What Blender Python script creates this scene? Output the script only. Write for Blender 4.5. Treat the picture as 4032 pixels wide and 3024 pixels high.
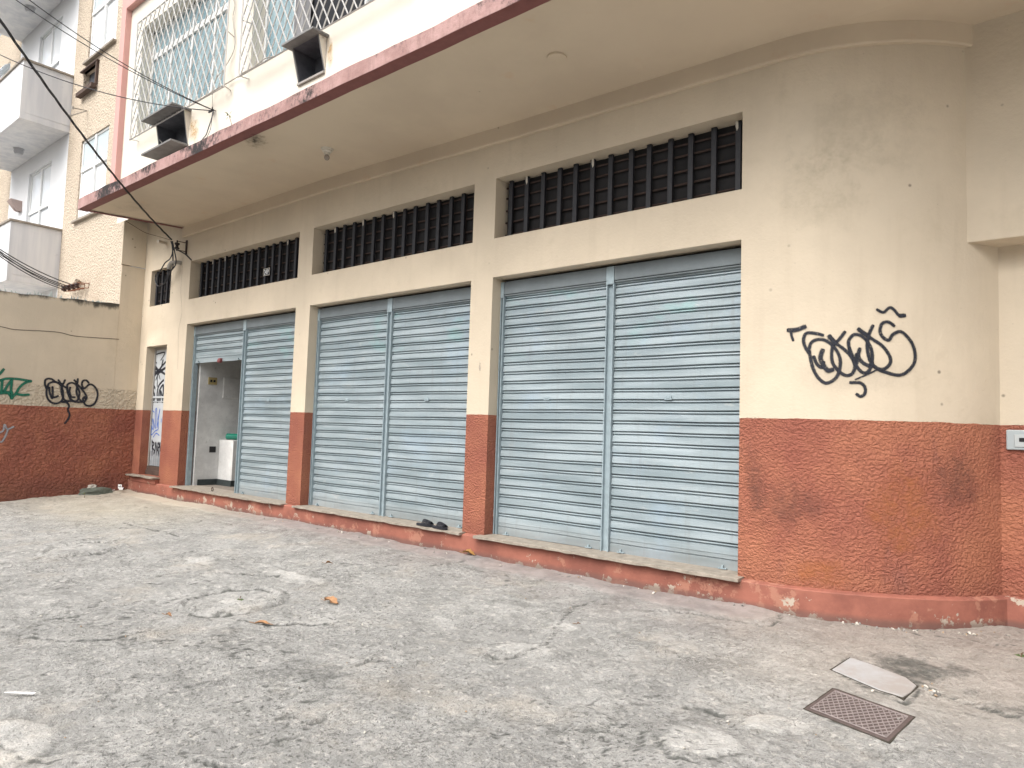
import bpy, bmesh, math, random
import numpy as np
from mathutils import Vector, Matrix, noise
for o in list(bpy.data.objects): bpy.data.objects.remove(o)
random.seed(7)
SC = bpy.context.scene
# ------------------------------------------------------------------ camera
FPX = 2793.06                      # focal length in pixels of the 4032 px wide photograph
CAM = Vector((0, -5.5, 1.285))
yaw, pitch, roll = [math.radians(a) for a in (40.08227, 3.77482, 1.84055)]
fw = Vector((-math.sin(yaw)*math.cos(pitch), math.cos(yaw)*math.cos(pitch), math.sin(pitch)))
r0 = Vector((math.cos(yaw), math.sin(yaw), 0)); u0 = r0.cross(fw)
RT = r0*math.cos(roll) + u0*math.sin(roll); UP = -r0*math.sin(roll) + u0*math.cos(roll)
cd = bpy.data.cameras.new('camera'); cam = bpy.data.objects.new('camera', cd)
SC.collection.objects.link(cam); SC.camera = cam
cd.sensor_width = 36; cd.lens = FPX/4032*36; cd.clip_start = .05; cd.clip_end = 500
m = Matrix.Identity(4)
for i in range(3): m[i][0], m[i][1], m[i][2], m[i][3] = RT[i], UP[i], -fw[i], CAM[i]
cam.matrix_world = m
# ------------------------------------------------------------------ light
W = bpy.data.worlds.new('World'); SC.world = W; W.use_nodes = True
nt = W.node_tree; bg = nt.nodes['Background']
sky = nt.nodes.new('ShaderNodeTexSky'); sky.sky_type = 'NISHITA'; sky.sun_disc = False
SUN_EL, SUN_AZ = math.radians(52), math.radians(181)       # azimuth clockwise from +y (north)
sky.sun_elevation = SUN_EL; sky.sun_rotation = SUN_AZ
sky.air_density = 1.0; sky.dust_density = 6.0; sky.ozone_density = 1.0
hs = nt.nodes.new('ShaderNodeHueSaturation'); hs.inputs['Saturation'].default_value = .35
nt.links.new(sky.outputs[0], hs.inputs['Color']); nt.links.new(hs.outputs[0], bg.inputs['Color'])
bg.inputs['Strength'].default_value = .15
sl = bpy.data.lights.new('sun', 'SUN'); sl.energy = 1.25; sl.angle = math.radians(60); sl.color = (1, .965, .92)
so = bpy.data.objects.new('sun', sl); SC.collection.objects.link(so)
sd = Vector((math.sin(SUN_AZ)*math.cos(SUN_EL), math.cos(SUN_AZ)*math.cos(SUN_EL), math.sin(SUN_EL)))
so.rotation_euler = sd.to_track_quat('Z', 'Y').to_euler(); so.location = (0, -8, 12)
SC.view_settings.view_transform = 'Standard'; SC.view_settings.look = 'None'
SC.view_settings.gamma = 1; SC.view_settings.exposure = .85
# ------------------------------------------------------------------ geometry helpers
SL = .0435                          # the pavement falls towards the street by this slope
def ray(px, py): return fw + RT*((px-2016)/FPX) - UP*((py-1512)/FPX)
def at(px, py, x=None, y=None, z=None):
    d = ray(px, py)
    for i, v in enumerate((x, y, z)):
        if v is not None: return CAM + d*((v-CAM[i])/d[i])
def gat(px, py):                    # point of the pavement seen at a pixel
    d = ray(px, py); t = (SL*CAM.y-CAM.z)/(d.z-SL*d.y); return CAM + d*t
def zs(Z, px, py): return (Z[0]+px*Z[2], Z[1]+py*Z[2])
col = SC.collection
def tag(o, label=None, cat=None, group=None, kind=None):
    for k, v in (('label', label), ('category', cat), ('group', group), ('kind', kind)):
        if v: o[k] = v
    return o
def empty(name, loc=(0, 0, 0), **k):
    o = bpy.data.objects.new(name, None); o.location = loc; o.empty_display_size = .1; col.objects.link(o); return tag(o, **k)
class MB:
    def __init__(s): s.v = []; s.f = []; s.m = []; s.uv = []
    def face(s, pts, m=0, uv=None):
        n = len(s.v); s.v += [tuple(p) for p in pts]; s.f.append(tuple(range(n, n+len(pts)))); s.m.append(m); s.uv.append(uv)
    def box(s, a, b, m=0):
        x0, y0, z0 = [min(p, q) for p, q in zip(a, b)]; x1, y1, z1 = [max(p, q) for p, q in zip(a, b)]
        c = [(x0,y0,z0),(x1,y0,z0),(x1,y1,z0),(x0,y1,z0),(x0,y0,z1),(x1,y0,z1),(x1,y1,z1),(x0,y1,z1)]
        s.hexa(c, m)
    def hexa(s, c, m=0):
        for q in ((3,2,1,0),(4,5,6,7),(0,1,5,4),(1,2,6,5),(2,3,7,6),(3,0,4,7)):
            s.face([c[i] for i in q], m)
    def prism(s, poly, d, m=0):      # polygon (list of Vector) extruded by vector d
        poly = [Vector(p) for p in poly]; d = Vector(d); q = [p+d for p in poly]; n = len(poly)
        s.face(poly[::-1], m); s.face(q, m)
        for i in range(n): s.face([poly[i], poly[(i+1) % n], q[(i+1) % n], q[i]], m)
    def rod(s, a, b, r, n=6, m=0, r2=None):
        s.tube([a, b], r, n, m, r2)
    def tube(s, pts, r, n=6, m=0, r2=None):
        pts = [Vector(p) for p in pts]; rings = []
        up = Vector((0, 0, 1))
        for i, p in enumerate(pts):
            t = (pts[min(i+1, len(pts)-1)]-pts[max(i-1, 0)]).normalized()
            a = t.cross(up)
            if a.length < .05: a = t.cross(Vector((1, 0, 0)))
            a.normalize(); b = t.cross(a)
            rr = r if r2 is None else r+(r2-r)*i/(len(pts)-1)
            rings.append([p+a*(rr*math.cos(2*math.pi*k/n))+b*(rr*math.sin(2*math.pi*k/n)) for k in range(n)])
        for i in range(len(rings)-1):
            for k in range(n): s.face([rings[i][k], rings[i+1][k], rings[i+1][(k+1) % n], rings[i][(k+1) % n]], m)
        s.face(rings[0], m); s.face(rings[-1][::-1], m)
    def lathe(s, c, prof, n=20, m=0, ax=(0, 0, 1)):
        c = Vector(c); q = Vector((0, 0, 1)).rotation_difference(Vector(ax))
        R = [[c+q@Vector((r*math.cos(2*math.pi*k/n), r*math.sin(2*math.pi*k/n), h)) for k in range(n)] for r, h in prof]
        for i in range(len(R)-1):
            for k in range(n): s.face([R[i][k], R[i][(k+1) % n], R[i+1][(k+1) % n], R[i+1][k]], m)
        s.face(R[0][::-1], m); s.face(R[-1], m)
    def build(s, name, mats, parent=None, bevel=0, smooth=False, origin=None, **k):
        me = bpy.data.meshes.new(name)
        ori = Vector(origin) if origin is not None else Vector((0, 0, 0))
        if parent is not None: ori = WL[parent.name]
        me.from_pydata([Vector(p)-ori for p in s.v], [], s.f)
        for mt in (mats if isinstance(mats, (list, tuple)) else [mats]): me.materials.append(mt)
        me.polygons.foreach_set('material_index', s.m)
        if any(s.uv):
            uvl = me.uv_layers.new(name='UVMap'); i = 0
            for f, u in zip(s.f, s.uv):
                for j in range(len(f)): uvl.data[i].uv = u[j] if u else (0, 0); i += 1
        bm = bmesh.new(); bm.from_mesh(me)
        bmesh.ops.remove_doubles(bm, verts=bm.verts, dist=.0002)
        bm.to_mesh(me); bm.free()
        if smooth:
            me.polygons.foreach_set('use_smooth', [True]*len(me.polygons))
            try: me.set_sharp_from_angle(angle=math.radians(40))
            except Exception: pass
        o = bpy.data.objects.new(name, me); col.objects.link(o)
        if parent is not None: o.parent = parent; WL[o.name] = ori
        else: o.location = ori; WL[o.name] = ori
        if bevel:
            b = o.modifiers.new('bevel', 'BEVEL'); b.width = bevel; b.segments = 2; b.limit_method = 'ANGLE'; b.angle_limit = math.radians(50)
        return tag(o, **k)
WL = {}                             # world location of every object's origin
def thing(name, loc, label, cat, group=None):
    o = empty(name, loc, label=label, cat=cat, group=group); WL[o.name] = Vector(loc); return o
def copy_tree(o, loc, parent=None):
    c = o.copy(); col.objects.link(c)
    if parent is not None: c.parent = parent
    elif loc is not None: c.location = loc
    for ch in [x for x in bpy.data.objects if x.parent == o]: copy_tree(ch, None, c)
    return c
def smoothline(p, k=6):             # Catmull-Rom through 2D / 3D points
    p = [Vector(q) for q in p]
    if len(p) < 3: return p
    out = []
    for i in range(len(p)-1):
        a, b, c, d = p[max(i-1, 0)], p[i], p[i+1], p[min(i+2, len(p)-1)]
        for j in range(k):
            t = j/k; out.append(.5*((2*b)+(c-a)*t+(2*a-5*b+4*c-d)*t*t+(3*b-a-3*c+d)*t**3))
    out.append(p[-1]); return out
# ------------------------------------------------------------------ materials
class NT:
    def __init__(s, name, rough=.8, spec=.3):
        s.m = bpy.data.materials.new(name); s.m.use_nodes = True; s.t = s.m.node_tree
        s.b = s.t.nodes['Principled BSDF']; s.b.inputs['Roughness'].default_value = rough
        s.b.inputs['Specular IOR Level'].default_value = spec
        s.pos = s.t.nodes.new('ShaderNodeNewGeometry').outputs['Position']
    def n(s, t, **k):
        x = s.t.nodes.new(t)
        for a, v in k.items(): setattr(x, a, v)
        return x
    def link(s, a, b): s.t.links.new(a, b)
    def val(s, sock, v):
        if hasattr(v, 'is_linked') or isinstance(v, bpy.types.NodeSocket): s.link(v, sock)
        else: sock.default_value = v
    def scale(s, sc, vec=None):
        x = s.n('ShaderNodeMapping'); s.link(vec or s.pos, x.inputs[0]); x.inputs['Scale'].default_value = sc; return x.outputs[0]
    def noise(s, sc, det=4, rough=.55, dist=0, vec=None, off=None):
        x = s.n('ShaderNodeTexNoise'); s.link(vec or s.pos, x.inputs['Vector'])
        x.inputs['Scale'].default_value = sc; x.inputs['Detail'].default_value = det; x.inputs['Roughness'].default_value = rough
        x.inputs['Distortion'].default_value = dist
        if off:
            mp = s.n('ShaderNodeMapping'); mp.inputs['Location'].default_value = off; s.link(vec or s.pos, mp.inputs[0]); s.link(mp.outputs[0], x.inputs['Vector'])
        return x.outputs['Fac']
    def voro(s, sc, feat='F1', vec=None, rnd=1):
        x = s.n('ShaderNodeTexVoronoi', feature=feat); s.link(vec or s.pos, x.inputs['Vector']); x.inputs['Scale'].default_value = sc
        x.inputs['Randomness'].default_value = rnd; return x.outputs['Distance']
    def ramp(s, v, a, b, lo=0., hi=1.):
        x = s.n('ShaderNodeMapRange'); s.val(x.inputs[0], v)
        for i, q in enumerate((a, b, lo, hi)): x.inputs[i+1].default_value = q
        x.interpolation_type = 'SMOOTHSTEP'; return x.outputs[0]
    def math(s, op, a, b=0., c=0.):
        x = s.n('ShaderNodeMath', operation=op); s.val(x.inputs[0], a); s.val(x.inputs[1], b); s.val(x.inputs[2], c); return x.outputs[0]
    def mix(s, f, a, b):
        x = s.n('ShaderNodeMix', data_type='RGBA'); s.val(x.inputs['Factor'], f)
        for k, v in (('A', a), ('B', b)):
            sk = [i for i in x.inputs if i.name == k and i.type == 'RGBA'][0]
            s.val(sk, v if not isinstance(v, tuple) else (v+(1,))[:4])
        return [o for o in x.outputs if o.type == 'RGBA'][0]
    def xyz(s):
        x = s.n('ShaderNodeSeparateXYZ'); s.link(s.pos, x.inputs[0]); return x.outputs
    def color(s, c): s.val(s.b.inputs['Base Color'], c if not isinstance(c, tuple) else (c+(1,))[:4]); return s
    def bump(s, h, st=.5, d=.01, prev=None):
        x = s.n('ShaderNodeBump'); s.val(x.inputs['Strength'], st); x.inputs['Distance'].default_value = d; s.link(h, x.inputs['Height'])
        if prev: s.link(prev, x.inputs['Normal'])
        s.link(x.outputs[0], s.b.inputs['Normal']); return x.outputs[0]
def simple(name, c, rough=.7, spec=.3, var=.12, sc=9, metal=0, bump=0, bsc=60):
    k = NT(name, rough, spec); d = tuple(x*(1-var*1.6) for x in c); l = tuple(min(1, x*(1+var)) for x in c)
    k.color(k.mix(k.noise(sc, 5, .65), d, l)); k.b.inputs['Metallic'].default_value = metal
    if bump: k.bump(k.noise(bsc, 4), bump, .004)
    return k.m
CREAM = (.585, .503, .388); RED = (.345, .12, .082)
def wall_mat(name, zc, rough_top, cream=CREAM, red=RED, moss=False, dirt=1., rs=44, rd=.009):
    k = NT(name, .82, .25); X, Y, Z = k.xyz()
    # paint edge, slightly wavy
    e = k.math('ADD', Z, k.math('MULTIPLY', k.math('SUBTRACT', k.noise(6, 3), .5), .022))
    isred = k.math('LESS_THAN', e, zc)
    # cream: large pale clouds, faint streaks, mildew specks
    big = k.noise(.9, 5, .6); st = k.noise(3, 4, .6, vec=k.scale((2.2, 2.2, .22)))
    c = k.mix(k.ramp(big, .35, .7), tuple(v*.93 for v in cream), tuple(min(1, v*1.05) for v in cream))
    c = k.mix(k.math('MULTIPLY', k.ramp(st, .50, .74), .17*dirt), c, (.40, .33, .24))
    c = k.mix(k.math('MULTIPLY', k.ramp(k.noise(1.7, 5, .7, off=(7, 3, 1)), .55, .75), .28*dirt), c, (.40, .34, .24))
    v = k.voro(4.5); sp = k.math('MULTIPLY', k.ramp(v, .025, .085, 1, 0), k.ramp(k.noise(.8, 3, off=(3, 9, 4)), .42, .58))
    c = k.mix(k.math('MULTIPLY', sp, .75*dirt), c, (.12, .10, .08))
    v2 = k.voro(17); sp2 = k.math('MULTIPLY', k.ramp(v2, .02, .1, 1, 0), k.ramp(k.noise(1.3, 3, off=(1, 2, 8)), .5, .66))
    c = k.mix(k.math('MULTIPLY', sp2, .45*dirt), c, (.2, .17, .13))
    # red: orange and maroon patches, chalky runs, scuffs
    rr = k.mix(k.ramp(k.noise(1.2, 5, .6, off=(2, 5, 0)), .34, .68), tuple(v*.84 for v in red), (red[0]*1.14, red[1]*1.3, red[2]*1.12))
    rr = k.mix(k.math('MULTIPLY', k.ramp(k.noise(2.6, 5, .7, vec=k.scale((1.6, 1.6, .5)), off=(4, 4, 4)), .58, .74), .45), rr, (.20, .085, .07))
    rr = k.mix(k.math('MULTIPLY', k.ramp(k.noise(9, 6, .75), .62, .75), .45), rr, (.10, .05, .04))
    rr = k.mix(k.math('MULTIPLY', k.ramp(k.noise(6, 5, .7, vec=k.scale((3, 3, .25)), off=(9, 1, 1)), .60, .74), .3), rr, (.42, .2, .15))
    low = k.ramp(Z, .0, .42, 1, 0); rr = k.mix(k.math('MULTIPLY', k.math('MULTIPLY', low, k.noise(4, 5, .7)), .8), rr, (.13, .062, .05))
    if moss:
        t = k.math('ADD', Z, k.math('MULTIPLY', k.noise(5, 5, .7, vec=k.scale((1, 1, .35))), .30))
        c = k.mix(k.ramp(t, 3.36, 3.45, 0, .93), c, (.035, .033, .03))
    k.color(k.mix(isred, c, rr))
    # roughcast relief below rough_top, trowelled plaster above
    w = k.noise(rs, 2.5, .55, .3, vec=k.scale((1, 1, 1.25))); ridge = k.ramp(w, .33, .66)
    rough = k.math('ADD', ridge, k.math('MULTIPLY', k.noise(rs*3, 2), .3))
    isrough = k.math('LESS_THAN', k.math('ADD', Z, k.math('MULTIPLY', k.noise(3, 3, off=(5, 5, 5)), .06)), rough_top+.03)
    n1 = k.bump(rough, k.math('MULTIPLY', isrough, 1.), rd)
    sm = k.math('ADD', k.noise(2.5, 6, .62), k.math('MULTIPLY', k.noise(40, 3), .09))
    k.bump(sm, .32, .04, n1)
    return k.m
M = {}
M['facade'] = wall_mat('facade_paint', 1.445, 1.445)
M['leftwall'] = wall_mat('boundary_paint', 1.445, 1.80, moss=True, rs=22, rd=.022)
M['plinth'] = None
k = NT('plinth_paint', .72, .3); X, Y, Z = k.xyz()
c = k.mix(k.ramp(k.noise(2.2, 6, .65), .35, .66), (.22, .082, .06), (.335, .128, .09))
c = k.mix(k.math('MULTIPLY', k.ramp(k.noise(3.5, 6, .7, off=(2, 2, 2)), .56, .60), .7), c, (.40, .195, .135))
chip = k.ramp(k.math('ADD', k.noise(7, 7, .72, off=(3, 1, 7)), k.ramp(Z, 0, .12, .07, 0)), .63, .645)
c = k.mix(chip, c, (.44, .37, .30)); c = k.mix(k.math('MULTIPLY', k.ramp(Z, 0, .06, 1, 0), .65), c, (.11, .075, .065))
k.color(k.mix(k.math('MULTIPLY', k.ramp(k.noise(12, 6, .8), .6, .72), .5), c, (.12, .06, .05)))
k.bump(k.math('ADD', k.noise(9, 6, .7), k.math('MULTIPLY', chip, -.6)), .5, .012); M['plinth'] = k.m
M['soffit'] = None
k = NT('soffit_paint', .85, .2)
c = k.mix(k.ramp(k.noise(.7, 5, .6), .35, .65), (.54, .452, .342), (.60, .507, .385))
c = k.mix(k.math('MULTIPLY', k.ramp(k.noise(2.4, 5, .65, off=(4, 0, 3)), .6, .72), .3), c, (.55, .36, .22))
c = k.mix(k.math('MULTIPLY', k.ramp(k.voro(1.7), .012, .03, 1, 0), .5), c, (.15, .12, .09))
k.color(c); k.bump(k.noise(3, 5, .6), .12, .03); M['soffit'] = k.m
k = NT('fascia_paint', .8, .25); X, Y, Z = k.xyz()
n = k.math('ADD', k.math('MULTIPLY', k.noise(9, 7, .78, vec=k.scale((1.3, 1.3, 1.))), .45), k.math('MULTIPLY', k.noise(1.0, 3, .5, off=(3.3, 0, 0)), .55)); hi = k.ramp(Z, 4.56, 4.76)
mask = k.ramp(k.math('ADD', n, k.math('MULTIPLY', hi, .045)), .475, .58)
c = k.mix(k.ramp(k.noise(3, 5, .7), .35, .65), (.31, .185, .17), (.43, .275, .255))
c = k.mix(k.math('MULTIPLY', k.ramp(k.noise(14, 5, .7, vec=k.scale((1, 1, .2))), .5, .66), .45), c, (.24, .15, .14))
c = k.mix(mask, c, (.035, .03, .03)); k.color(k.mix(k.ramp(k.noise(5, 7, .75, off=(8, 8, 8)), .70, .73, 0, .6), c, (.5, .42, .36)))
k.bump(k.noise(11, 7, .75), .6, .02); M['fascia'] = k.m
M['maroon'] = simple('maroon_paint', (.215, .085, .078), .7, var=.2)
M['pink'] = simple('pink_paint', (.58, .33, .30), .75, var=.07, sc=2)
M['upper'] = simple('ivory_paint', (.72, .675, .585), .8, var=.05, sc=2, bump=.1, bsc=8)
k = NT('shutter_steel', .48, .4); X, Y, Z = k.xyz()
sl_ = k.noise(1, 3, .6, vec=k.scale((.7, .7, 8.)))
c = k.mix(k.ramp(sl_, .35, .65), (.225, .278, .30), (.33, .388, .412))
c = k.mix(k.math('MULTIPLY', k.ramp(k.noise(1.3, 5, .65, off=(2, 6, 1)), .52, .7), .4), c, (.32, .42, .52))
tl = k.math('MULTIPLY', k.ramp(k.noise(1.7, 5, .6, vec=k.scale((.8, .8, 1.6)), off=(5.2, 1, 3)), .55, .68), k.ramp(Z, 1.9, 2.5)); c = k.mix(k.math('MULTIPLY', tl, .38), c, (.22, .47, .45))
c = k.mix(k.math('MULTIPLY', k.ramp(k.noise(4, 5, .7, vec=k.scale((1, 1, 2.4)), off=(1, 7, 7)), .6, .75), .45), c, (.50, .50, .48))
c = k.mix(k.math('MULTIPLY', k.ramp(k.noise(5, 5, .7, vec=k.scale((4, 1, .25)), off=(3, 2, 8)), .52, .72), .35), c, (.21, .225, .22))
c = k.mix(k.math('MULTIPLY', k.ramp(k.voro(70), .1, .2, 1, 0), k.math('MULTIPLY', k.ramp(Z, 1.1, 2.3), k.ramp(k.noise(2, 3, off=(9, 9, 9)), .42, .6))), c, (.42, .46, .47))
c = k.mix(k.math('MULTIPLY', k.ramp(k.noise(9, 6, .75, vec=k.scale((2.5, 1, .7))), .6, .74), .55), c, (.20, .24, .27))
c = k.mix(k.math('MULTIPLY', k.ramp(k.noise(22, 5, .8), .67, .76), .7), c, (.15, .15, .15))
c = k.mix(k.math('MULTIPLY', k.ramp(Z, .2, .42, 1, 0), k.math('MULTIPLY', k.noise(14, 5, .8), .6)), c, (.25, .22, .19))
k.color(c); k.bump(k.math('ADD', k.noise(3, 4, .6), k.math('MULTIPLY', k.noise(200, 1, vec=k.scale((1, 1, .12))), .05)), .18, .03); k.b.inputs['Metallic'].default_value = .15; M['shutter'] = k.m
M['shutterdark'] = simple('shutter_header_paint', (.16, .185, .195), .55, var=.2, sc=5)
M['rail'] = simple('rail_steel', (.30, .37, .40), .5, var=.25, sc=14)
M['bars'] = simple('bar_iron', (.02, .021, .026), .5, .4, var=.35, sc=20)
M['rust'] = simple('rusty_iron', (.06, .04, .034), .8, var=.4, sc=25)
M['screen'] = simple('dark_mesh', (.034, .033, .034), .95, .1, var=.3, sc=4)
M['marble'] = simple('marble_sill', (.33, .29, .24), .6, var=.45, sc=14, bump=.4, bsc=30)
M['chipwhite'] = simple('chipped_plaster', (.62, .58, .50), .9, var=.2)
M['white'] = simple('white_paint', (.74, .75, .74), .6, var=.06, sc=4)
M['grille'] = simple('grille_paint', (.50, .49, .47), .5, var=.12, sc=10)
k = NT('stained_white_plaster', .75, .3)
c = k.mix(k.ramp(k.noise(2.2, 6, .7), .35, .7), (.48, .48, .47), (.66, .66, .64))
c = k.mix(k.math('MULTIPLY', k.ramp(k.noise(11, 6, .8), .6, .72), .7), c, (.2, .19, .17))
c = k.mix(k.math('MULTIPLY', k.ramp(k.voro(13), .03, .09, 1, 0), .55), c, (.1, .1, .1))
k.color(c); k.bump(k.noise(9, 5, .7), .3, .01); M['interior'] = k.m
M['skirt'] = simple('dark_skirting', (.045, .055, .055), .5, var=.5, sc=14)
M['floor'] = simple('cement_floor', (.22, .19, .16), .8, var=.25, sc=7)
M['dark'] = simple('dark_interior', (.03, .032, .038), .8, .2, var=.3, sc=3)
M['acdark'] = simple('dark_sleeve', (.12, .125, .14), .8, .2, var=.5, sc=6)  # dark tone for the inside of the sleeves and the slot
M['acgrey'] = simple('cement_board', (.21, .21, .205), .85, var=.3, sc=9, bump=.3, bsc=25)
k = NT('weathered_concrete', .85, .2)
c = k.mix(k.ramp(k.noise(3, 4, .6, vec=k.scale((1.5, 1.5, .12))), .35, .66), (.56, .57, .59), (.68, .68, .68))
c = k.mix(k.math('MULTIPLY', k.ramp(k.noise(4, 6, .75, off=(6, 2, 2)), .62, .74), .4), c, (.34, .35, .38))
k.color(c); k.bump(k.noise(9, 5, .7), .2, .01); M['balcony'] = k.m
k = NT('pebbledash', .9, .15); v = k.voro(24); 
c = k.mix(k.ramp(v, .12, .5), (.48, .40, .31), (.58, .50, .40)); c = k.mix(k.ramp(k.noise(30, 4, .75), .54, .62), c, (.27, .215, .17))
c = k.mix(k.math('MULTIPLY', k.ramp(k.noise(1.2, 5, .6), .5, .7), .4), c, (.42, .34, .26)); k.color(c)
k.bump(k.math('ADD', v, k.noise(45, 3)), .9, .02); M['pebble'] = k.m
k = NT('ribbed_glass', .14, .6); X, Y, Z = k.xyz()
wv = k.math('SINE', k.math('MULTIPLY', X, 190.)); 
c = k.mix(k.ramp(k.noise(1.6, 4, .6, vec=k.scale((2.5, 1, .5))), .35, .7), (.17, .30, .35), (.42, .55, .58)); k.color(k.mix(k.ramp(wv, -1, 1, 0, .55), c, (.13, .22, .27)))
k.bump(wv, .5, .006); M['ribglass'] = k.m
k = NT('pale_ribbed_glass', .14, .6); X, Y, Z = k.xyz(); wv = k.math('SINE', k.math('MULTIPLY', X, 150.)); k.color(k.mix(k.ramp(wv, -1, 1), (.66, .73, .76), (.42, .52, .56))); k.bump(wv, .4, .006); M['palerib'] = k.m
k = NT('painted_sky_glass', .1, .7); k.color(k.mix(k.noise(2, 3), (.74, .79, .83), (.9, .92, .93))); M['glass'] = k.m  # near-white base colour paints the sky's reflection into the panes
M['curtain'] = simple('grey_curtain', (.33, .33, .34), .9, var=.2, sc=8)
M['rubber'] = simple('cable_rubber', (.022, .024, .03), .55, .4, var=.3)
M['pvc'] = simple('grey_plastic', (.34, .32, .29), .5, var=.15)
M['ceramic'] = simple('lamp_ceramic', (.62, .58, .50), .4, var=.1)
M['bulb'] = simple('dusty_bulb', (.36, .32, .28), .25, .5, var=.1)
M['wood'] = simple('weathered_wood', (.10, .068, .055), .8, var=.35, sc=10)
M['glasschip'] = simple('broken_glass', (.50, .56, .54), .15, .7, var=.2)
def spray(name, c, soft=.5):
    k = NT(name, .55, .3); k.color(k.mix(k.noise(18, 4), tuple(v*.7 for v in c), tuple(v*1.5 for v in c)))
    uv = k.n('ShaderNodeUVMap').outputs[0]; s = k.n('ShaderNodeSeparateXYZ'); k.link(uv, s.inputs[0])
    d = k.math('ABSOLUTE', k.math('SUBTRACT', s.outputs[1], .5))
    d = k.math('ADD', d, k.math('MULTIPLY', k.math('SUBTRACT', k.noise(150, 3, .7), .5), .30))
    den = k.ramp(k.noise(60, 4, .8, off=(2, 2, 2)), .36, .46, .55, 1)
    k.link(k.math('MULTIPLY', k.ramp(d, .26-.14*soft, .46, 1, 0), den), k.b.inputs['Alpha']); return k.m
def blot(name, c, amt=.8, sc=12, edge=.5):
    k = NT(name, .85, .2); k.color(k.mix(k.noise(30, 4), tuple(v*.7 for v in c), tuple(min(1, v*1.3) for v in c)))
    uv = k.n('ShaderNodeUVMap').outputs[0]; s = k.n('ShaderNodeSeparateXYZ'); k.link(uv, s.inputs[0])
    a = k.math('POWER', k.math('SUBTRACT', s.outputs[0], .5), 2.); b = k.math('POWER', k.math('SUBTRACT', s.outputs[1], .5), 2.); q = k.math('SQRT', k.math('ADD', a, b))
    m_ = k.math('SUBTRACT', k.math('MULTIPLY', k.noise(sc, 7, .75), 1.0), k.math('MULTIPLY', q, 1.15)); k.link(k.math('MULTIPLY', k.ramp(m_, .42-edge, .42-edge+.40, 0, amt), k.ramp(k.noise(sc*1.7, 6, .75, off=(4, 4, 1)), .36, .62, .25, 1)), k.b.inputs['Alpha']); return k.m
def patch(hit, x0, y0, x1, y1, mat, parent, name, n=9, offs=.003):
    mb = MB(); G = [[(lambda q: q[0]+q[1]*offs)(hit(x0+(x1-x0)*i/n, y0+(y1-y0)*j/n)) for i in range(n+1)] for j in range(n+1)]
    for j in range(n):
        for i in range(n): mb.face([G[j+1][i], G[j+1][i+1], G[j][i+1], G[j][i]], 0, [(i/n, (j+1)/n), ((i+1)/n, (j+1)/n), ((i+1)/n, j/n), (i/n, j/n)])
    return mb.build(name, mat, parent)
M['spray'] = spray('black_spray', (.016, .018, .026)); M['spraygreen'] = spray('green_spray', (.01, .12, .075)); M['sprayblue'] = spray('blue_spray', (.03, .12, .5))
M['spraygrey'] = spray('grey_spray', (.27, .26, .27)); M['scuff'] = spray('dark_crack', (.10, .08, .065), .1); M['stain'] = spray('rust_stain', (.42, .27, .13), 1)

# ------------------------------------------------------------------ ribbons painted on walls
def ribbon(mb, pts, w, hit, m=0, k=7, taper=True):
    pp = smoothline([Vector((a, b)) for a, b in pts], k); P = []
    for q in pp:
        p, n = hit(q.x, q.y); P.append((p+n*.004, n))
    L = 0
    for i, (p, n) in enumerate(P):
        t = (P[min(i+1, len(P)-1)][0]-P[max(i-1, 0)][0])
        if t.length < 1e-6: t = Vector((1, 0, 0))
        s = n.cross(t.normalized())*(w*.5)
        P[i] = (p+n*.0006*random.random(), s)
    n_ = len(P)
    e = (P[0][0]-P[1][0]).normalized()*w*.35; P.insert(0, (P[0][0]+e, P[0][1]*.75))
    e = (P[-1][0]-P[-2][0]).normalized()*w*.35; P.append((P[-1][0]+e, P[-1][1]*.75))
    for i in range(len(P)-1):
        (a, s), (b, t) = P[i], P[i+1]
        mb.face([a-s, b-t, b+t, a+s], m, [(0, 0), (1, 0), (1, 1), (0, 1)])
# plan of the rounded end of the facade
CURVE = [(v.x, v.y) for v in smoothline([(-2.1, 0), (-1.9, .006), (-1.7, .036), (-1.5, .098), (-1.25, .222), (-1.0, .405), (-.78, .64), (-.615, .9)], 7)]
def hit_facade(px, py, y=0.):
    p = at(px, py, y=y)
    if p.x < CURVE[0][0] or y: return p, Vector((0, -1, 0))
    d = ray(px, py); best = None
    for (ax, ay), (bx, by) in zip(CURVE, CURVE[1:]):
        den = d.x*(by-ay)-d.y*(bx-ax)
        if abs(den) < 1e-9: continue
        t = ((ax-CAM.x)*(by-ay)-(ay-CAM.y)*(bx-ax))/den
        q = CAM+d*t; s = ((q.x-ax)*(bx-ax)+(q.y-ay)*(by-ay))/((bx-ax)**2+(by-ay)**2)
        if -.001 <= s <= 1.001: best = (q, Vector((by-ay, -(bx-ax), 0)).normalized())
    return best or (at(px, py, y=.9), Vector((0, -1, 0)))
X0 = -13.563
def hit_left(px, py): return at(px, py, x=X0), Vector((1, 0, 0))

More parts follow.
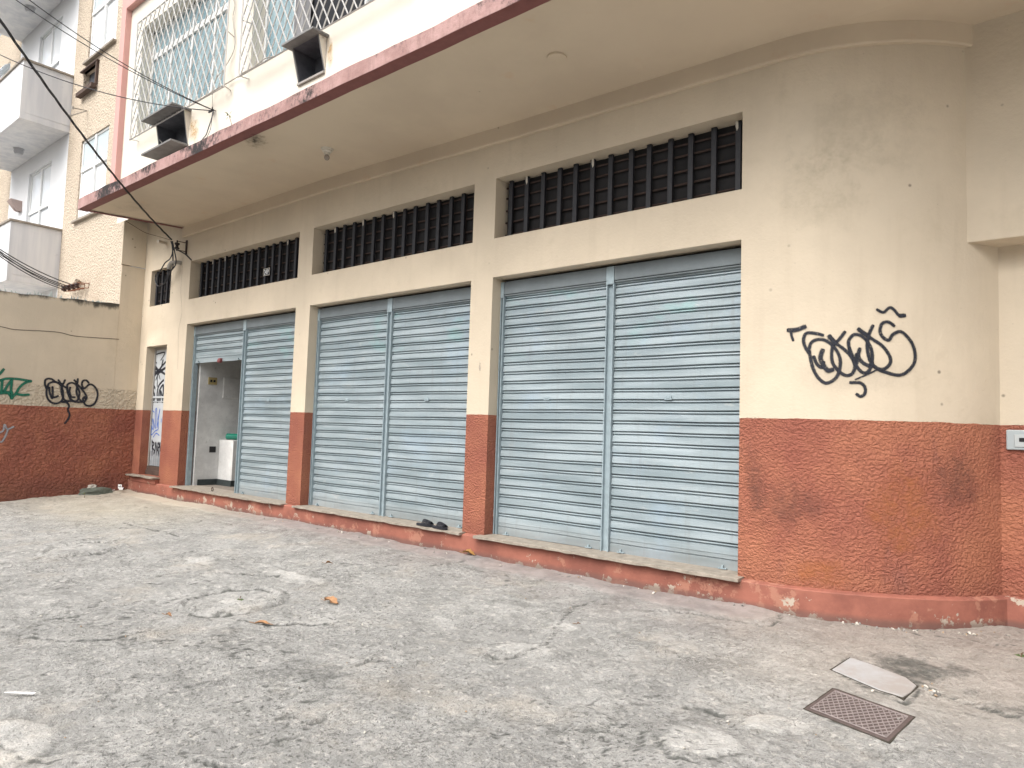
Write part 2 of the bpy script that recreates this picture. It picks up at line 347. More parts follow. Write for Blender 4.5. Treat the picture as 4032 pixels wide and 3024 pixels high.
# ================================================================== PAVEMENT
def sm(x, a, b): 
    t = np.clip((x-a)/(b-a), 0, 1); return t*t*(3-2*t)
GR = {}
def pave():
    xs = np.concatenate([np.arange(-14.2, -6, .035), np.arange(-6, 1.6, .022)]); ys = np.concatenate([np.arange(-5.6, -2.2, .02), np.arange(-2.2, 1.0, .03)])
    Xg, Yg = np.meshgrid(xs, ys); Zg = SL*np.minimum(Yg, 0)
    rng = np.random.RandomState(3)
    def vn(x, y, s, seed):           # value noise on numpy arrays
        r = np.random.RandomState(seed).rand(64, 64); u = x*s; v = y*s
        i = np.floor(u).astype(int); j = np.floor(v).astype(int); fu = u-i; fv = v-j; fu = fu*fu*(3-2*fu); fv = fv*fv*(3-2*fv)
        g = lambda a, b: r[a % 64, b % 64]
        return (g(i, j)*(1-fu)+g(i+1, j)*fu)*(1-fv)+(g(i, j+1)*(1-fu)+g(i+1, j+1)*fu)*fv
    def fb(x, y, s, o, seed): return sum(vn(x+9.7*q, y, s*2**q, seed+q)/2**q for q in range(o))/sum(1/2**q for q in range(o))
    wx = Xg+.16*(fb(Xg, Yg, 3, 4, 50)-.5); wy = Yg+.14*(fb(Xg, Yg, 3, 4, 60)-.5)
    H = .016*(fb(Xg, Yg, .8, 4, 1)-.5)+.018*(fb(Xg, Yg, 5, 4, 11)-.5)+.012*(fb(Xg, Yg, 17, 2, 21)-.5)
    light = np.zeros_like(Xg); dark = np.zeros_like(Xg); smooth = np.zeros_like(Xg)
    def ell(c, r, q=1.): return np.sqrt(((wx-c[0])/r)**2+((wy-c[1])/(r*q))**2)
    # round cement manholes with raised crumbling rims
    for px, py, r in ((330, 2155, .36), (905, 2360, .36)):
        c = gat(px, py); d = ell(c, r)
        H += .024*np.exp(-((d-1.05)/.08)**2)*(.2+1.5*fb(Xg, Yg, 8, 3, 31)) - .012*np.exp(-((d-.93)/.04)**2) - .012*np.exp(-((d-1.22)/.05)**2)*(fb(Xg, Yg, 3, 2, 44) > .45)
        smooth = np.maximum(smooth, .25*(1-sm(d, .8, .95))); light += .04*(1-sm(d, .8, 1.))
        dark += 1.*np.exp(-((d-.94)/.03)**2)*(.3+fb(Xg, Yg, 3, 2, 47))+.8*np.exp(-((d-1.22)/.05)**2)*(fb(Xg, Yg, 3, 2, 44) > .42)
    # pale cement patches
    for px, py, rx, ry in ((780, 2205, .26, .12), (1150, 2258, .5, .09), (920, 2368, .12, .06), (2230, 2462, .12, .09), (3070, 2840, .15, .11), (60, 2900, .25, .18), (2060, 2550, .26, .12),
                           (2750, 2900, .20, .2)):
        c = gat(px, py); d = ell(c, rx, ry/rx); w = 1-sm(d, .82, 1.0); light += .30*w*(.3+.9*fb(Xg, Yg, 7, 3, 81)); smooth = np.maximum(smooth, .4*w)
        H += .008*w; dark += .7*np.exp(-((d-1.03)/.05)**2)*(fb(Xg, Yg, 4, 2, 93) > .42)
    # dark mossy areas
    for px, py, rx, ry, a in ((3760, 2660, .5, .30, .62), (2500, 2830, .7, .25, .25), (2600, 2750, .5, .22, .35), (1500, 2750, .8, .35, .3), (3950, 2800, .3, .2, .5), (1000, 2560, .9, .3, .3), (300, 2480, 1.2, .5, .25), (2500, 2950, .4, .15, .2)):
        c = gat(px, py); d = ell(c, rx, ry/rx); dark += a*(1-sm(d, .5, 1.15))*sm(fb(Xg, Yg, 4, 4, 71), .30, .6)*1.3
    # cracks with one lifted lip
    def crack(pts, w=.012, dep=.016, lip=.008):
        nonlocal H, dark
        P = [gat(a, b) for a, b in pts]; best = np.full(Xg.shape, 9.); sgn = np.zeros_like(Xg)
        for a, b in zip(P, P[1:]):
            dx, dy = b.x-a.x, b.y-a.y; L = dx*dx+dy*dy; t = np.clip(((wx-a.x)*dx+(wy-a.y)*dy)/L, 0, 1)
            ex, ey = wx-a.x-t*dx, wy-a.y-t*dy; d = np.hypot(ex, ey); mk = d < best; best = np.where(mk, d, best); sgn = np.where(mk, np.sign(dx*ey-dy*ex), sgn)
        g = np.exp(-(best/w)**2); H -= dep*g; H += lip*np.exp(-(best/.06)**2)*(sgn > 0); dark += 1.0*g
    crack([(1905, 2560), (2010, 2585), (2060, 2570), (2120, 2550), (2150, 2510), (2210, 2440), (2270, 2370), (2350, 2355)])
    crack([(2500, 2385), (2700, 2400), (2830, 2425), (2960, 2455), (3030, 2458), (3080, 2415)], .014, .02, .0)
    crack([(2700, 2768), (2770, 2785), (2880, 2800)]); crack([(3440, 2640), (3560, 2665), (3640, 2700), (3750, 2740), (3860, 2770), (4030, 2830)], .016, .02)
    crack([(960, 2440), (1060, 2450), (1180, 2440), (1290, 2448), (1310, 2460)]); crack([(870, 2250), (800, 2252), (770, 2265), (755, 2280)]); crack([(870, 2250), (1000, 2256), (1110, 2260)], .012, .014)
    crack([(100, 2505), (260, 2520), (440, 2520), (600, 2490)], .01, .01, .006); crack([(1400, 2610), (1450, 2590), (1520, 2588)], .01, .012); crack([(1030, 2900), (1160, 2880), (1280, 2815)], .012, .014)
    crack([(740, 2995), (850, 3005), (960, 3010)]); crack([(0, 2900), (80, 2930), (200, 2990), (330, 2950)], .008, .008, .003); crack([(720, 2190), (740, 2172), (800, 2160), (880, 2165)])
    crack([(3560, 2470), (3700, 2490), (3900, 2510)], .008, .006, .002); crack([(2550, 2880), (2620, 2960), (2740, 3000)], .012, .012)
    crack([(480, 2060), (600, 2085), (700, 2110)], .012, .012); crack([(1700, 2230), (1760, 2222), (1830, 2205)], .01, .008); crack([(560, 2300), (700, 2312), (800, 2300)], .008, .006)
    # flaked layers with broken edges
    f = fb(Xg, Yg, 1.6, 5, 101); g = fb(Xg, Yg, 1.1, 3, 131)
    for th in (.40, .5, .58, .66):
        H += .006*sm(f, th-.004, th+.004); dark += .85*np.exp(-((f-th+.004)/.0045)**2)*sm(g, .47, .62)
    # gaps round the hatch and the slab
    for zc_ in (((640, 665), (1635, 1030), (1330, 1325), (275, 925), (640, 665)), ((850, 285), (1100, 362), (1545, 535), (1675, 640), (1500, 790), (1200, 700), (612, 442), (850, 285))):
        crack([zs((3080, 2500, .3165), *p) for p in zc_], .014, .014, 0)
    # cement apron along the foot of the plinth
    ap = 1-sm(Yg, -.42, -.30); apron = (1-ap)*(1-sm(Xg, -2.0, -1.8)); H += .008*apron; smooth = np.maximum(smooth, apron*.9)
    H = H-.022
    for P_, R_ in ((gat(3385, 2815), .34), (gat(3445, 2672), .30)):
        H = np.where(True, H, 0)*sm(np.hypot(Xg-P_.x, Yg-P_.y), R_*.75, R_*1.05)-.0*Xg
    Zg = Zg+H
    GR.update(xs=xs, ys=ys, Z=Zg)
    ny, nx = Xg.shape; me = bpy.data.meshes.new('pavement')
    V = np.stack([Xg, Yg, Zg], -1).reshape(-1, 3); idx = np.arange(ny*nx).reshape(ny, nx)
    F = np.stack([idx[:-1, :-1], idx[:-1, 1:], idx[1:, 1:], idx[1:, :-1]], -1).reshape(-1, 4)
    me.vertices.add(len(V)); me.vertices.foreach_set('co', V.astype(np.float32).ravel())
    me.loops.add(F.size); me.loops.foreach_set('vertex_index', F.ravel().astype(np.int32))
    me.polygons.add(len(F)); me.polygons.foreach_set('loop_start', (np.arange(len(F))*4).astype(np.int32)); me.polygons.foreach_set('loop_total', np.full(len(F), 4, np.int32))
    me.update(calc_edges=True); me.polygons.foreach_set('use_smooth', [True]*len(F))
    at_ = me.color_attributes.new('wear', 'FLOAT_COLOR', 'POINT')
    C = np.stack([np.clip(light, 0, 1), np.clip(dark, 0, 1), np.clip(smooth, 0, 1), apron], -1).reshape(-1).astype(np.float32); at_.data.foreach_set('color', C)
    o = bpy.data.objects.new('pavement', me); col.objects.link(o); tag(o, kind='structure'); return o
k = NT('rough_concrete', .92, .15)
a = k.n('ShaderNodeAttribute'); a.attribute_name = 'wear'; s = k.n('ShaderNodeSeparateColor'); k.link(a.outputs['Color'], s.inputs[0]); Lg, Dk, Smo = s.outputs; Ap = a.outputs['Alpha']
fine = k.noise(38, 6, .75); med = k.noise(7, 6, .7); big = k.noise(.9, 4, .6); grit = k.voro(95)
c = k.mix(k.ramp(k.noise(2.2, 7, .72, off=(3, 3, 0)), .36, .66), (.385, .382, .366), (.55, .542, .518))
c = k.mix(k.ramp(med, .52, .60, 0, .75), c, (.33, .33, .31))
c = k.mix(k.ramp(k.noise(26, 4, .8, off=(5, 9, 0)), .47, .55, 0, .5), c, (.36, .355, .335))
c = k.mix(k.math('MULTIPLY', k.ramp(fine, .55, .60), k.math('MULTIPLY', k.ramp(Smo, 0, 1, .85, .2), k.ramp(k.noise(.7, 4, .6, off=(3, 9, 2)), .38, .6, .35, 1))), c, (.14, .142, .13))
c = k.mix(k.math('MULTIPLY', k.ramp(k.noise(22, 6, .75, off=(6, 1, 2)), .55, .60), .6), c, (.68, .655, .61))
c = k.mix(k.math('MULTIPLY', k.ramp(k.noise(1.1, 5, .7, off=(8, 5, 2)), .52, .72), .5), c, (.60, .54, .46))
c = k.mix(k.math('MULTIPLY', k.ramp(k.voro(60), .06, .16, 1, 0), .5), c, (.70, .68, .63))
c = k.mix(k.math('MULTIPLY', Lg, .9), c, (.66, .64, .60))
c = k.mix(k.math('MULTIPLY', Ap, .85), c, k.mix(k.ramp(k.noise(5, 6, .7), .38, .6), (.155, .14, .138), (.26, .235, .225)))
ln = k.math('ABSOLUTE', k.math('SUBTRACT', k.noise(3.2, 9, .68, 1.1, off=(6, 6, 0)), .5)); lm = k.ramp(k.noise(1.4, 4, .6, off=(2, 8, 0)), .50, .60)
c = k.mix(k.math('MULTIPLY', k.math('MULTIPLY', k.ramp(ln, .0015, .008, 1, 0), lm), k.ramp(Smo, 0, 1, .85, .3)), c, (.10, .10, .09))
ln2 = k.math('ABSOLUTE', k.math('SUBTRACT', k.noise(9, 7, .7, .8, off=(1, 6, 3)), .5)); c = k.mix(k.math('MULTIPLY', k.math('MULTIPLY', k.ramp(ln2, .002, .012, 1, 0), k.ramp(k.noise(2.6, 4, .6, off=(2, 1, 5)), .5, .6)), .7), c, (.15, .15, .14))
X, Y, Z = k.xyz()
rd = k.math('MULTIPLY', k.ramp(Y, -1.3, -.2), k.ramp(k.noise(1.6, 5, .65), .3, .6)); c = k.mix(k.math('MULTIPLY', rd, .45), c, (.31, .255, .235))
fl = k.math('MULTIPLY', k.ramp(X, -8, -11.5), k.ramp(Y, -2.6, -1.2)); c = k.mix(k.math('MULTIPLY', fl, .45), c, (.60, .53, .39))
fl2 = k.math('MULTIPLY', k.ramp(X, -2.4, -1.2), k.ramp(Y, -1.9, -1.)); c = k.mix(k.math('MULTIPLY', fl2, .32), c, (.58, .49, .40))
c = k.mix(k.math('MULTIPLY', k.ramp(k.math('ADD', k.math('MULTIPLY', Dk, .75), k.math('MULTIPLY', k.math('SUBTRACT', k.noise(30, 4, .75), .5), .9)), .12, .75), .85), c, (.10, .105, .095))
k.color(c)
flk = k.ramp(k.noise(2.3, 9, .72, off=(1, 4, 0)), .50, .512); st = k.ramp(Smo, 0, 1, 1, .35)
n1 = k.bump(k.math('ADD', k.math('ADD', k.noise(14, 6, .78), k.math('MULTIPLY', flk, .25)), k.math('MULTIPLY', fine, .7)), k.math('MULTIPLY', st, 1.), .04)
k.bump(grit, k.math('MULTIPLY', st, .5), .006, n1); M['pave'] = k.m
pv = pave(); pv.data.materials.append(M['pave'])
mb = MB()                            # the rest of the ground: pavement out to the street and on to the horizon
zf = SL*-5.6
for x0, x1, y0, y1, za, zb in ((-90, -14.2, -5.6, 0, zf, 0), (-90, -14.2, 0, 60, 0, 0), (1.6, 90, -5.6, 0, zf, 0), (1.6, 90, 0, 60, 0, 0), (-14.2, 1.6, .97, 60, 0, 0), (-90, 90, -8, -5.6, SL*-8, zf)):
    mb.face([(x0, y0, za), (x1, y0, za), (x1, y1, zb), (x0, y1, zb)])
mb.face([(-90, -8.15, SL*-8-.13), (90, -8.15, SL*-8-.13), (90, -8, SL*-8), (-90, -8, SL*-8)])
mb.build('ground', simple('far_concrete', (.48, .47, .44), .9, var=.2, sc=3), kind='structure')
mb = MB(); mb.face([(-90, -100, -.47), (90, -100, -.47), (90, -8.15, -.478), (-90, -8.15, -.478)]); mb.build('road', simple('asphalt', (.05, .05, .052), .9, var=.3, sc=30), kind='structure')

# ================================================================== COMMERCIAL BUILDING
B = thing('commercial_building', (-7, 0, 0), 'cream and terracotta shop building with canopy, roller shutters and barred upper windows', 'building')
zp, zc, zo, zcb, zct = .201, 1.445, 2.891, 3.309, 3.958
BAYS = [(-11.776, -8.58, -10.14), (-8.245, -5.252, -6.74), (-4.939, -2.249, -3.57)]
DOOR = (-13.27, -12.465, 2.588); WIN = (-13.271, -12.475, 3.315, 3.969)
D = .16
def holes_wall(mb, x0, x1, z0, z1, y, holes, depth, m=0):
    xs = sorted({x0, x1, *[h[0] for h in holes], *[h[1] for h in holes]}); zz = sorted({z0, z1, *[h[2] for h in holes], *[h[3] for h in holes]})
    def void(a, b): return any(h[0] <= a < h[1] and h[2] <= b < h[3] for h in holes)
    for xa, xb in zip(xs, xs[1:]):
        for za, zb in zip(zz, zz[1:]):
            if void(xa, za): continue
            mb.face([(xa, y, za), (xb, y, za), (xb, y, zb), (xa, y, zb)], m)
    for a, b, c, d in [h[:4] for h in holes]:
        e = y+depth
        mb.face([(a, y, c), (a, y, d), (a, e, d), (a, e, c)][::-1], m); mb.face([(b, y, c), (b, y, d), (b, e, d), (b, e, c)], m)
        mb.face([(a, y, d), (b, y, d), (b, e, d), (a, e, d)], m)
        mb.face([(a, y, c), (b, y, c), (b, e, c), (a, e, c)][::-1], m)
mb = MB()
holes = [(a, b, zp, zo) for a, b, _ in BAYS]+[(a, b, zcb, zct) for a, b, _ in BAYS]+[(DOOR[0], DOOR[1], zp+.1, DOOR[2]), WIN]
holes_wall(mb, X0, CURVE[0][0], zp-.05, 4.9, 0, holes, .24)
for (ax, ay), (bx, by) in zip(CURVE, CURVE[1:]):
    mb.face([(ax, ay, zp-.05), (bx, by, zp-.05), (bx, by, 4.9), (ax, ay, 4.9)])
mb.face([(-.615, .9, 0), (4, .9, 0), (4, .9, 3.0), (-.615, .9, 3.0)])
wall = mb.build('wall', M['facade'], B, bevel=.007, smooth=True)
# beam over the recess at the right
mb = MB(); mb.box((-.80, .64, 2.79), (4, .96, 4.9)); mb.build('lintel_beam', M['facade'], B, bevel=.008)
# plinth following the wall, with its sloping top
mb = MB()
PL = [(X0+.005, 0)]+[(-2.1, 0)]+CURVE[1:]
def off(P, i, d):
    a, b = Vector(P[max(i-1, 0)]), Vector(P[min(i+1, len(P)-1)]); t = (b-a).normalized(); return Vector(P[i])+Vector((t.y, -t.x))*d
seg = [(X0+.005+j*.25, 0) for j in range(int((-2.1-X0)/.25)+1)]+[(-2.1, 0)]+CURVE[1:]
for i in range(len(seg)-1):
    a0, b0 = Vector(seg[i]), Vector(seg[i+1]); wob = lambda n: .005*math.sin(n*2.3) if seg[n][0] < -2.2 else .003*math.sin(seg[n][0]*9); j1 = wob(i); j2 = wob(i+1)
    a1, b1 = off(seg, i, .055+j1), off(seg, i+1, .055+j2)
    za, zb = zp-.012+.004*math.sin(seg[i][0]*3.7), zp-.012+.004*math.sin(seg[i+1][0]*3.7)
    mb.face([(a1.x, a1.y, -.12), (b1.x, b1.y, -.12), (b1.x, b1.y, zb), (a1.x, a1.y, za)])
    mb.face([(a1.x, a1.y, za), (b1.x, b1.y, zb), (b0.x, b0.y+.02, zb+.012), (a0.x, a0.y+.02, za+.012)])
e = off(seg, len(seg)-1, .055)
mb.face([(e.x-.03, .845, -.12), (4, .845, -.12), (4, .845, zp-.01), (e.x-.03, .845, zp-.01)]); mb.face([(e.x-.03, .845, zp-.01), (4, .845, zp-.01), (4, .91, zp), (e.x-.03, .91, zp)])
mb.build('plinth', M['plinth'], B, bevel=.008, smooth=True)
# sills
def sill(x0, x1, y0, z, th, name='door_sill', step=.11):
    mb = MB(); xs = [x0]; 
    while xs[-1] < x1-step*1.4: xs.append(xs[-1]+step*(.6+.8*random.random()))
    xs.append(x1); ys = [y0+random.choice([0, 0, .002, .004, .012 if random.random() < .3 else 0]) for _ in xs]; zb = [z-th+random.choice([0, 0, .003, .008]) for _ in xs]
    for i in range(len(xs)-1):
        a, b = xs[i], xs[i+1]
        mb.face([(a, ys[i], z), (b, ys[i+1], z), (b, .3, z+.004), (a, .3, z+.004)])
        mb.face([(a, ys[i], zb[i]), (b, ys[i+1], zb[i+1]), (b, ys[i+1], z), (a, ys[i], z)])
        mb.face([(a, 0, zb[i]), (b, 0, zb[i+1]), (b, ys[i+1], zb[i+1]), (a, ys[i], zb[i])])
    mb.face([(x0, ys[0], zb[0]), (x0, ys[0], z), (x0, .1, z), (x0, .1, zb[0])]); mb.face([(x1, ys[-1], z), (x1, ys[-1], zb[-1]), (x1, .1, zb[-1]), (x1, .1, z)])
    return mb.build(name, M['marble'], B, bevel=.003)
sill(-11.80, -8.53, -.115, zp+.004, .026); sill(-8.28, -5.20, -.10, zp+.004, .026); sill(-4.99, -2.20, -.115, zp+.004, .028)
sill(-13.50, -12.42, -.13, zp+.095, .03)
mb = MB(); mb.box((-13.5, -.07, zp-.02), (-12.44, .0, zp+.06)); mb.build('step', M['plinth'], B, bevel=.006)
# ---- canopy
def zsof(x, y):                     # underside dips a little towards the rounded end
    f = np.interp(x, [-8, -4.8, -2, 1], [0, -.085, -.13, -.10]); return 4.574+f*max(0, min(1, (y+1.38)/1.38))
mb = MB(); xs = [-12.46]+list(np.arange(-12, 3.01, .5)); 
def xl(y): return -12.46+.36*(y+1.53)/1.53
ysf = [-1.385, -.9, -.4, 0, .5, 1.]
for i in range(len(xs)-1):
    for ya, yb in zip(ysf, ysf[1:]):
        a0, a1 = (xl(ya)+.05 if i == 0 else xs[i]), (xl(yb)+.05 if i == 0 else xs[i])
        b0 = xs[i+1]
        if i == 1 and False: pass
        mb.face([(a0, ya, zsof(xs[i], ya)), (a1, yb, zsof(xs[i], yb)), (b0, yb, zsof(b0, yb)), (b0, ya, zsof(b0, ya))])
mb.build('soffit', M['soffit'], B)
mb = MB(); n_ = 60; xe = np.linspace(-12.46, 3, n_)
fb_, ft = [], []
for i, x in enumerate(xe):
    wv = .006*math.sin(x*3.1)+.005*math.sin(x*7.7+1); fb_.append(4.566+.4*wv); ft.append(4.735+wv+random.uniform(-.004, .004) - .02*max(0, min(1, (x+12.4)/4)))
for i in range(n_-1):
    a, b = xe[i], xe[i+1]
    mb.face([(a, -1.53, fb_[i]), (b, -1.53, fb_[i+1]), (b, -1.53, ft[i+1]), (a, -1.53, ft[i])])
    mb.face([(a, -1.53, ft[i]), (b, -1.53, ft[i+1]), (b, -1.36, ft[i+1]+.01), (a, -1.36, ft[i]+.01)])
    mb.face([(a, -1.36, ft[i]+.01), (b, -1.36, ft[i+1]+.01), (b, -.5, ft[i+1]), (a, -.5, ft[i])])
    mb.face([(b, -1.53, fb_[i+1]), (a, -1.53, fb_[i]), (a, -1.385, fb_[i]-.002), (b, -1.385, fb_[i+1]-.002)], 1)
    mb.face([(b, -1.385, fb_[i+1]-.002), (a, -1.385, fb_[i]-.002), (a, -1.385, 4.6), (b, -1.385, 4.6)], 1)
mb.face([(-12.46, -1.53, fb_[0]), (-12.46, -1.53, ft[0]), (xl(0), 0, ft[0]), (xl(0), 0, fb_[0])])
mb.face([(-12.46, -1.53, fb_[0]-.001), (xl(0), 0, fb_[0]), (xl(0)+.09, 0, fb_[0]-.001), (-12.37, -1.53, fb_[0]-.002)], 1)
mb.face([(-12.46, -1.53, ft[0]), (-12, -.5, ft[0]), (xl(0), 0, ft[0]), (-12.3, 0, ft[0])])
mb.build('canopy_fascia', [M['fascia'], M['maroon']], B, bevel=.006)
# shallow band under the soffit, following the rounded end
mb = MB(); seg2 = [(-12.08+j*.5, 0) for j in range(20)]+[(-2.1, 0)]+CURVE[1:-1]
pr_ = [(0, 4.41), (.035, 4.41), (.042, 4.425), (.042, 4.62)]
for i in range(len(seg2)-1):
    for (d0, z0), (d1, z1) in zip(pr_, pr_[1:]):
        q0, q1 = zsof(seg2[i][0], 0)-4.574, zsof(seg2[i+1][0], 0)-4.574
        a0, b0, a1, b1 = off(seg2, i, d0), off(seg2, i+1, d0), off(seg2, i, d1), off(seg2, i+1, d1)
        mb.face([(a0.x, a0.y, z0+q0), (b0.x, b0.y, z0+q1), (b1.x, b1.y, z1+q1), (a1.x, a1.y, z1+q0)])
mb.face([(-12.08, 0, 4.41), (-12.08, -.042, 4.41), (-12.08, -.042, 4.62), (-12.08, 0, 4.62)])
mb.build('cornice_band', M['soffit'], B)
# ---- roller shutters
PITCH = .0985
PROF = [(0, 0), (-.002, .003), (.004, .058), (.018, .062), (.025, .067), (.024, .071), (.005, .075), (.007, .085), (.023, .089), (.024, .093), (.005, .0975)]
def shutter(x0, x1, zb, name_label=None):
    y = D; mb = MB(); zt = zo-.17; n = int((zt-zb-.12)/PITCH)
    zz = zb+.02; pr = [(y+.012, zb), (y, zb), (y, zb+.075), (y+.014, zb+.079), (y+.014, zb+.083), (y+.002, zb+.087), (y+.002, zb+.12)]
    base = zb+.12
    while base < zt:
        pr += [(y+dy, base+dz) for dy, dz in PROF]; base += PITCH
    nx = 7; sx = [x0+(x1-x0)*i/nx for i in range(nx+1)]
    def sag(x, z): u = (x-x0)/(x1-x0); return (.006*math.sin(z*5+x*2)+.004*math.sin(z*13+x*5))*math.sin(math.pi*u)
    for (ya, za), (yb, zb2) in zip(pr, pr[1:]):
        if zb2-za < 1e-5 and abs(yb-ya) < 1e-5: continue
        for a, b in zip(sx, sx[1:]):
            wz = lambda x, z: z+.0035*math.sin(x*2.9+z*4)*math.sin(math.pi*(x-x0)/(x1-x0))
            mb.face([(a, ya+sag(a, za), wz(a, za)), (b, ya+sag(b, za), wz(b, za)), (b, yb+sag(b, zb2), wz(b, zb2)), (a, yb+sag(a, zb2), wz(a, zb2))])
    o = mb.build('roller_shutter', M['shutter'], B); WL[o.name] = WL[B.name]
    mb = MB(); mb.box((x0, y-.03, zo-.165), (x1, y+.06, zo-.03)); mb.box((x0, y-.022, zo-.185), (x1, y+.04, zo-.17)); mb.build('header_box', M['shutterdark'], o, bevel=.004)
    xm = (x0+x1)/2-.05
    if zb < 1: mb = MB(); mb.box((xm-.035, y-.008, 1.60), (xm+.035, y+.01, 1.635)); mb.box((xm-.012, y-.012, 1.612), (xm+.012, y-.006, 1.624)); mb.build('lock_plate', M['rail'], o, bevel=.003)
    for xx in (x0+.12, x1-.14):
        mb = MB(); mb.box((xx-.035, y-.022, zb+.004), (xx+.035, y+.004, zb+.012)); mb.box((xx-.008, y-.02, zb+.012), (xx+.008, y-.004, zb+.035)); mb.build('bolt_bracket', M['rail'], o)
    return o
def rail(x, w=.05):
    mb = MB(); mb.box((x-w/2, D-.03, zp), (x-w/2+.012, D+.05, zo-.03)); mb.box((x+w/2-.012, D-.03, zp), (x+w/2, D+.05, zo-.03)); mb.box((x-w/2, D, zp), (x+w/2, D+.05, zo-.03)); mb.box((x-w/2, D-.034, zo-.2), (x+w/2, D, zo-.03))
    return mb.build('guide_rail', M['rail'], B, bevel=.003)
shut = []
for i, (a, b, c) in enumerate(BAYS):
    rail(a+.025, .045); rail(c, .085); rail(b-.025, .045)
    s1 = shutter(a+.05, c-.045, 2.245 if i == 0 else zp+.008); s2 = shutter(c+.045, b-.05, zp+.008)
    if i == 0:
        tag(s1, label='shutter raised two thirds above the doorway'); 
        mb = MB(); c_ = at(912*.1808+700, 1400+90*.1808, y=D-.05); mb.lathe(c_-Vector((0, 0, .02)), [(.0, -.03), (.03, -.028), (.04, -.005), (.034, .02), (.02, .03), (0, .032)], 10); mb.box(c_+Vector((.0, -.03, -.03)), c_+Vector((.06, .02, .02))); mb.build('padlock', simple('red_padlock', (.24, .075, .075), .5), s1, bevel=.006)
    mb = MB(); mb.box((a+.01, D+.05, zo-.035), (b-.01, D+.09, zo+.0)); mb.box((a, D+.07, zo-.2), (b, D+.10, zo)); mb.build('shutter_pocket', M['dark'], B)
# ---- barred clerestory windows
def bars_window(x0, x1, z0, z1, nb, d=.15, rods=5, thin=True, name='barred_window'):
    mb = MB(); mb.face([(x0, d+.055, z0), (x1, d+.055, z0), (x1, d+.055, z1), (x0, d+.055, z1)]); o = mb.build(name, M['screen'], B); WL[o.name] = WL[B.name]
    mb = MB(); st = (x1-x0)/nb
    for i in range(nb):
        x = x0+st*(i+.5)+random.uniform(-.012, .012); w = .025
        mb.box((x-w, d-.017, z0), (x+w, d+.017, z1-.004))
    mb.build('bars', M['bars'], o, bevel=.006)
    mb = MB()
    for j in range(rods):
        z = z0+(z1-z0)*(j+.6)/rods+random.uniform(-.01, .01); mb.rod((x0, d+.03, z), (x1, d+.03, z+random.uniform(-.015, .015)), .010, 6)
    if thin:
        for x in (x0+.08, x0+.3, x1-.3, x1-.12, x1-.04): mb.rod((x, d+.035, z0), (x+random.uniform(-.02, .02), d+.035, z1), .007, 6)
    mb.build('rods', M['rust'], o)
    if thin:
        for i in random.sample(range(nb), 3):
            mb = MB(); x = x0+st*(i+.5); mb.prism([(x-.012, d-.019, z1-.004), (x+.013, d-.019, z1-.004), (x+.014, d-.019, z1-.07), (x, d-.019, z1-.09), (x-.01, d-.019, z1-.05)], (0, -.003, 0)); mb.build('plaster_drip', M['chipwhite'], o)
    return o
bars_window(BAYS[0][0], BAYS[0][1], zcb, zct, 16); bars_window(BAYS[1][0], BAYS[1][1], zcb, zct, 15); bars_window(BAYS[2][0], BAYS[2][1], zcb, zct, 13)
bars_window(WIN[0], WIN[1], WIN[2], WIN[3], 4, .075, 4, False)
# ---- narrow metal door with a louvred foot
dx0, dx1, dz1 = DOOR[0], DOOR[1], DOOR[2]; dy = .16
mb = MB(); mb.box((dx0+.04, dy, .72), (dx1-.04, dy+.03, dz1-.05)); mb.box((dx0+.04, dy-.012, 1.665), (dx1-.04, dy, 1.70)); mb.box((dx0+.04, dy-.012, 1.60), (dx1-.04, dy, 1.615))
door = mb.build('door', simple('door_paint', (.50, .53, .55), .5, var=.15, sc=6), B, bevel=.004, label='grey metal door covered in tags'); WL[door.name] = WL[B.name]
mb = MB(); mb.box((dx0, dy-.02, .30), (dx0+.04, dy+.04, dz1)); mb.box((dx1-.04, dy-.02, .30), (dx1, dy+.04, dz1)); mb.box((dx0+.04, dy-.02, dz1-.05), (dx1-.04, dy+.04, dz1)); mb.build('door_frame', M['pvc'], door, bevel=.003)
mb = MB()
for i in range(8): x = dx0+.07+i*.092; mb.hexa([(x, dy-.01, .46), (x+.02, dy-.01, .46), (x+.05, dy+.04, .46), (x+.03, dy+.04, .46), (x, dy-.01, .72), (x+.02, dy-.01, .72), (x+.05, dy+.04, .72), (x+.03, dy+.04, .72)])
mb.build('louvre', simple('louvre_steel', (.36, .38, .40), .5, var=.3), door)
mb = MB(); mb.box((dx0, dy+.06, .25), (dx1, dy+.08, .8)); mb.build('door_backing', M['screen'], door)
mb = MB(); mb.box((dx0, dy-.05, .30), (dx1, dy+.03, .38)); mb.box((dx0, dy-.03, .38), (dx1, dy+.03, .45)); mb.build('threshold', M['wood'], door, bevel=.004)
# ---- room seen under the raised shutter
mb = MB(); a, b = -11.70, -8.6; y1 = 3.6; f0 = zp+.003
hx, hz0, hz1 = a, 0, 0
h0, h1 = at(700+690*.1808, 1700+320*.1808, x=a), at(700+820*.1808, 1700+450*.1808, x=a)
mb.face([(a, .24, f0), (a, .24, 3.2), (a, y1, 3.2), (a, y1, f0)]); mb.face([(a, y1, f0), (a, y1, 3.2), (b, y1, 3.2), (b, y1, f0)]); mb.face([(b, .24, f0), (b, .24, 3.2), (b, y1, 3.2), (b, y1, f0)][::-1])
mb.face([(a, .24, 3.2), (a, y1, 3.2), (b, y1, 3.2), (b, .24, 3.2)]); mb.face([(BAYS[0][0], .24, f0), (a, .24, f0), (a, .24, zo), (BAYS[0][0], .24, zo)])
room = mb.build('shop_interior', M['interior'], B); WL[room.name] = WL[B.name]
mb = MB(); mb.face([(a, .2, f0), (b, .2, f0), (b, y1, f0), (a, y1, f0)]); mb.build('floor', M['floor'], room)
mb = MB(); cy = .645; ch = at(866, 1731, y=cy).z; cx = -11.23
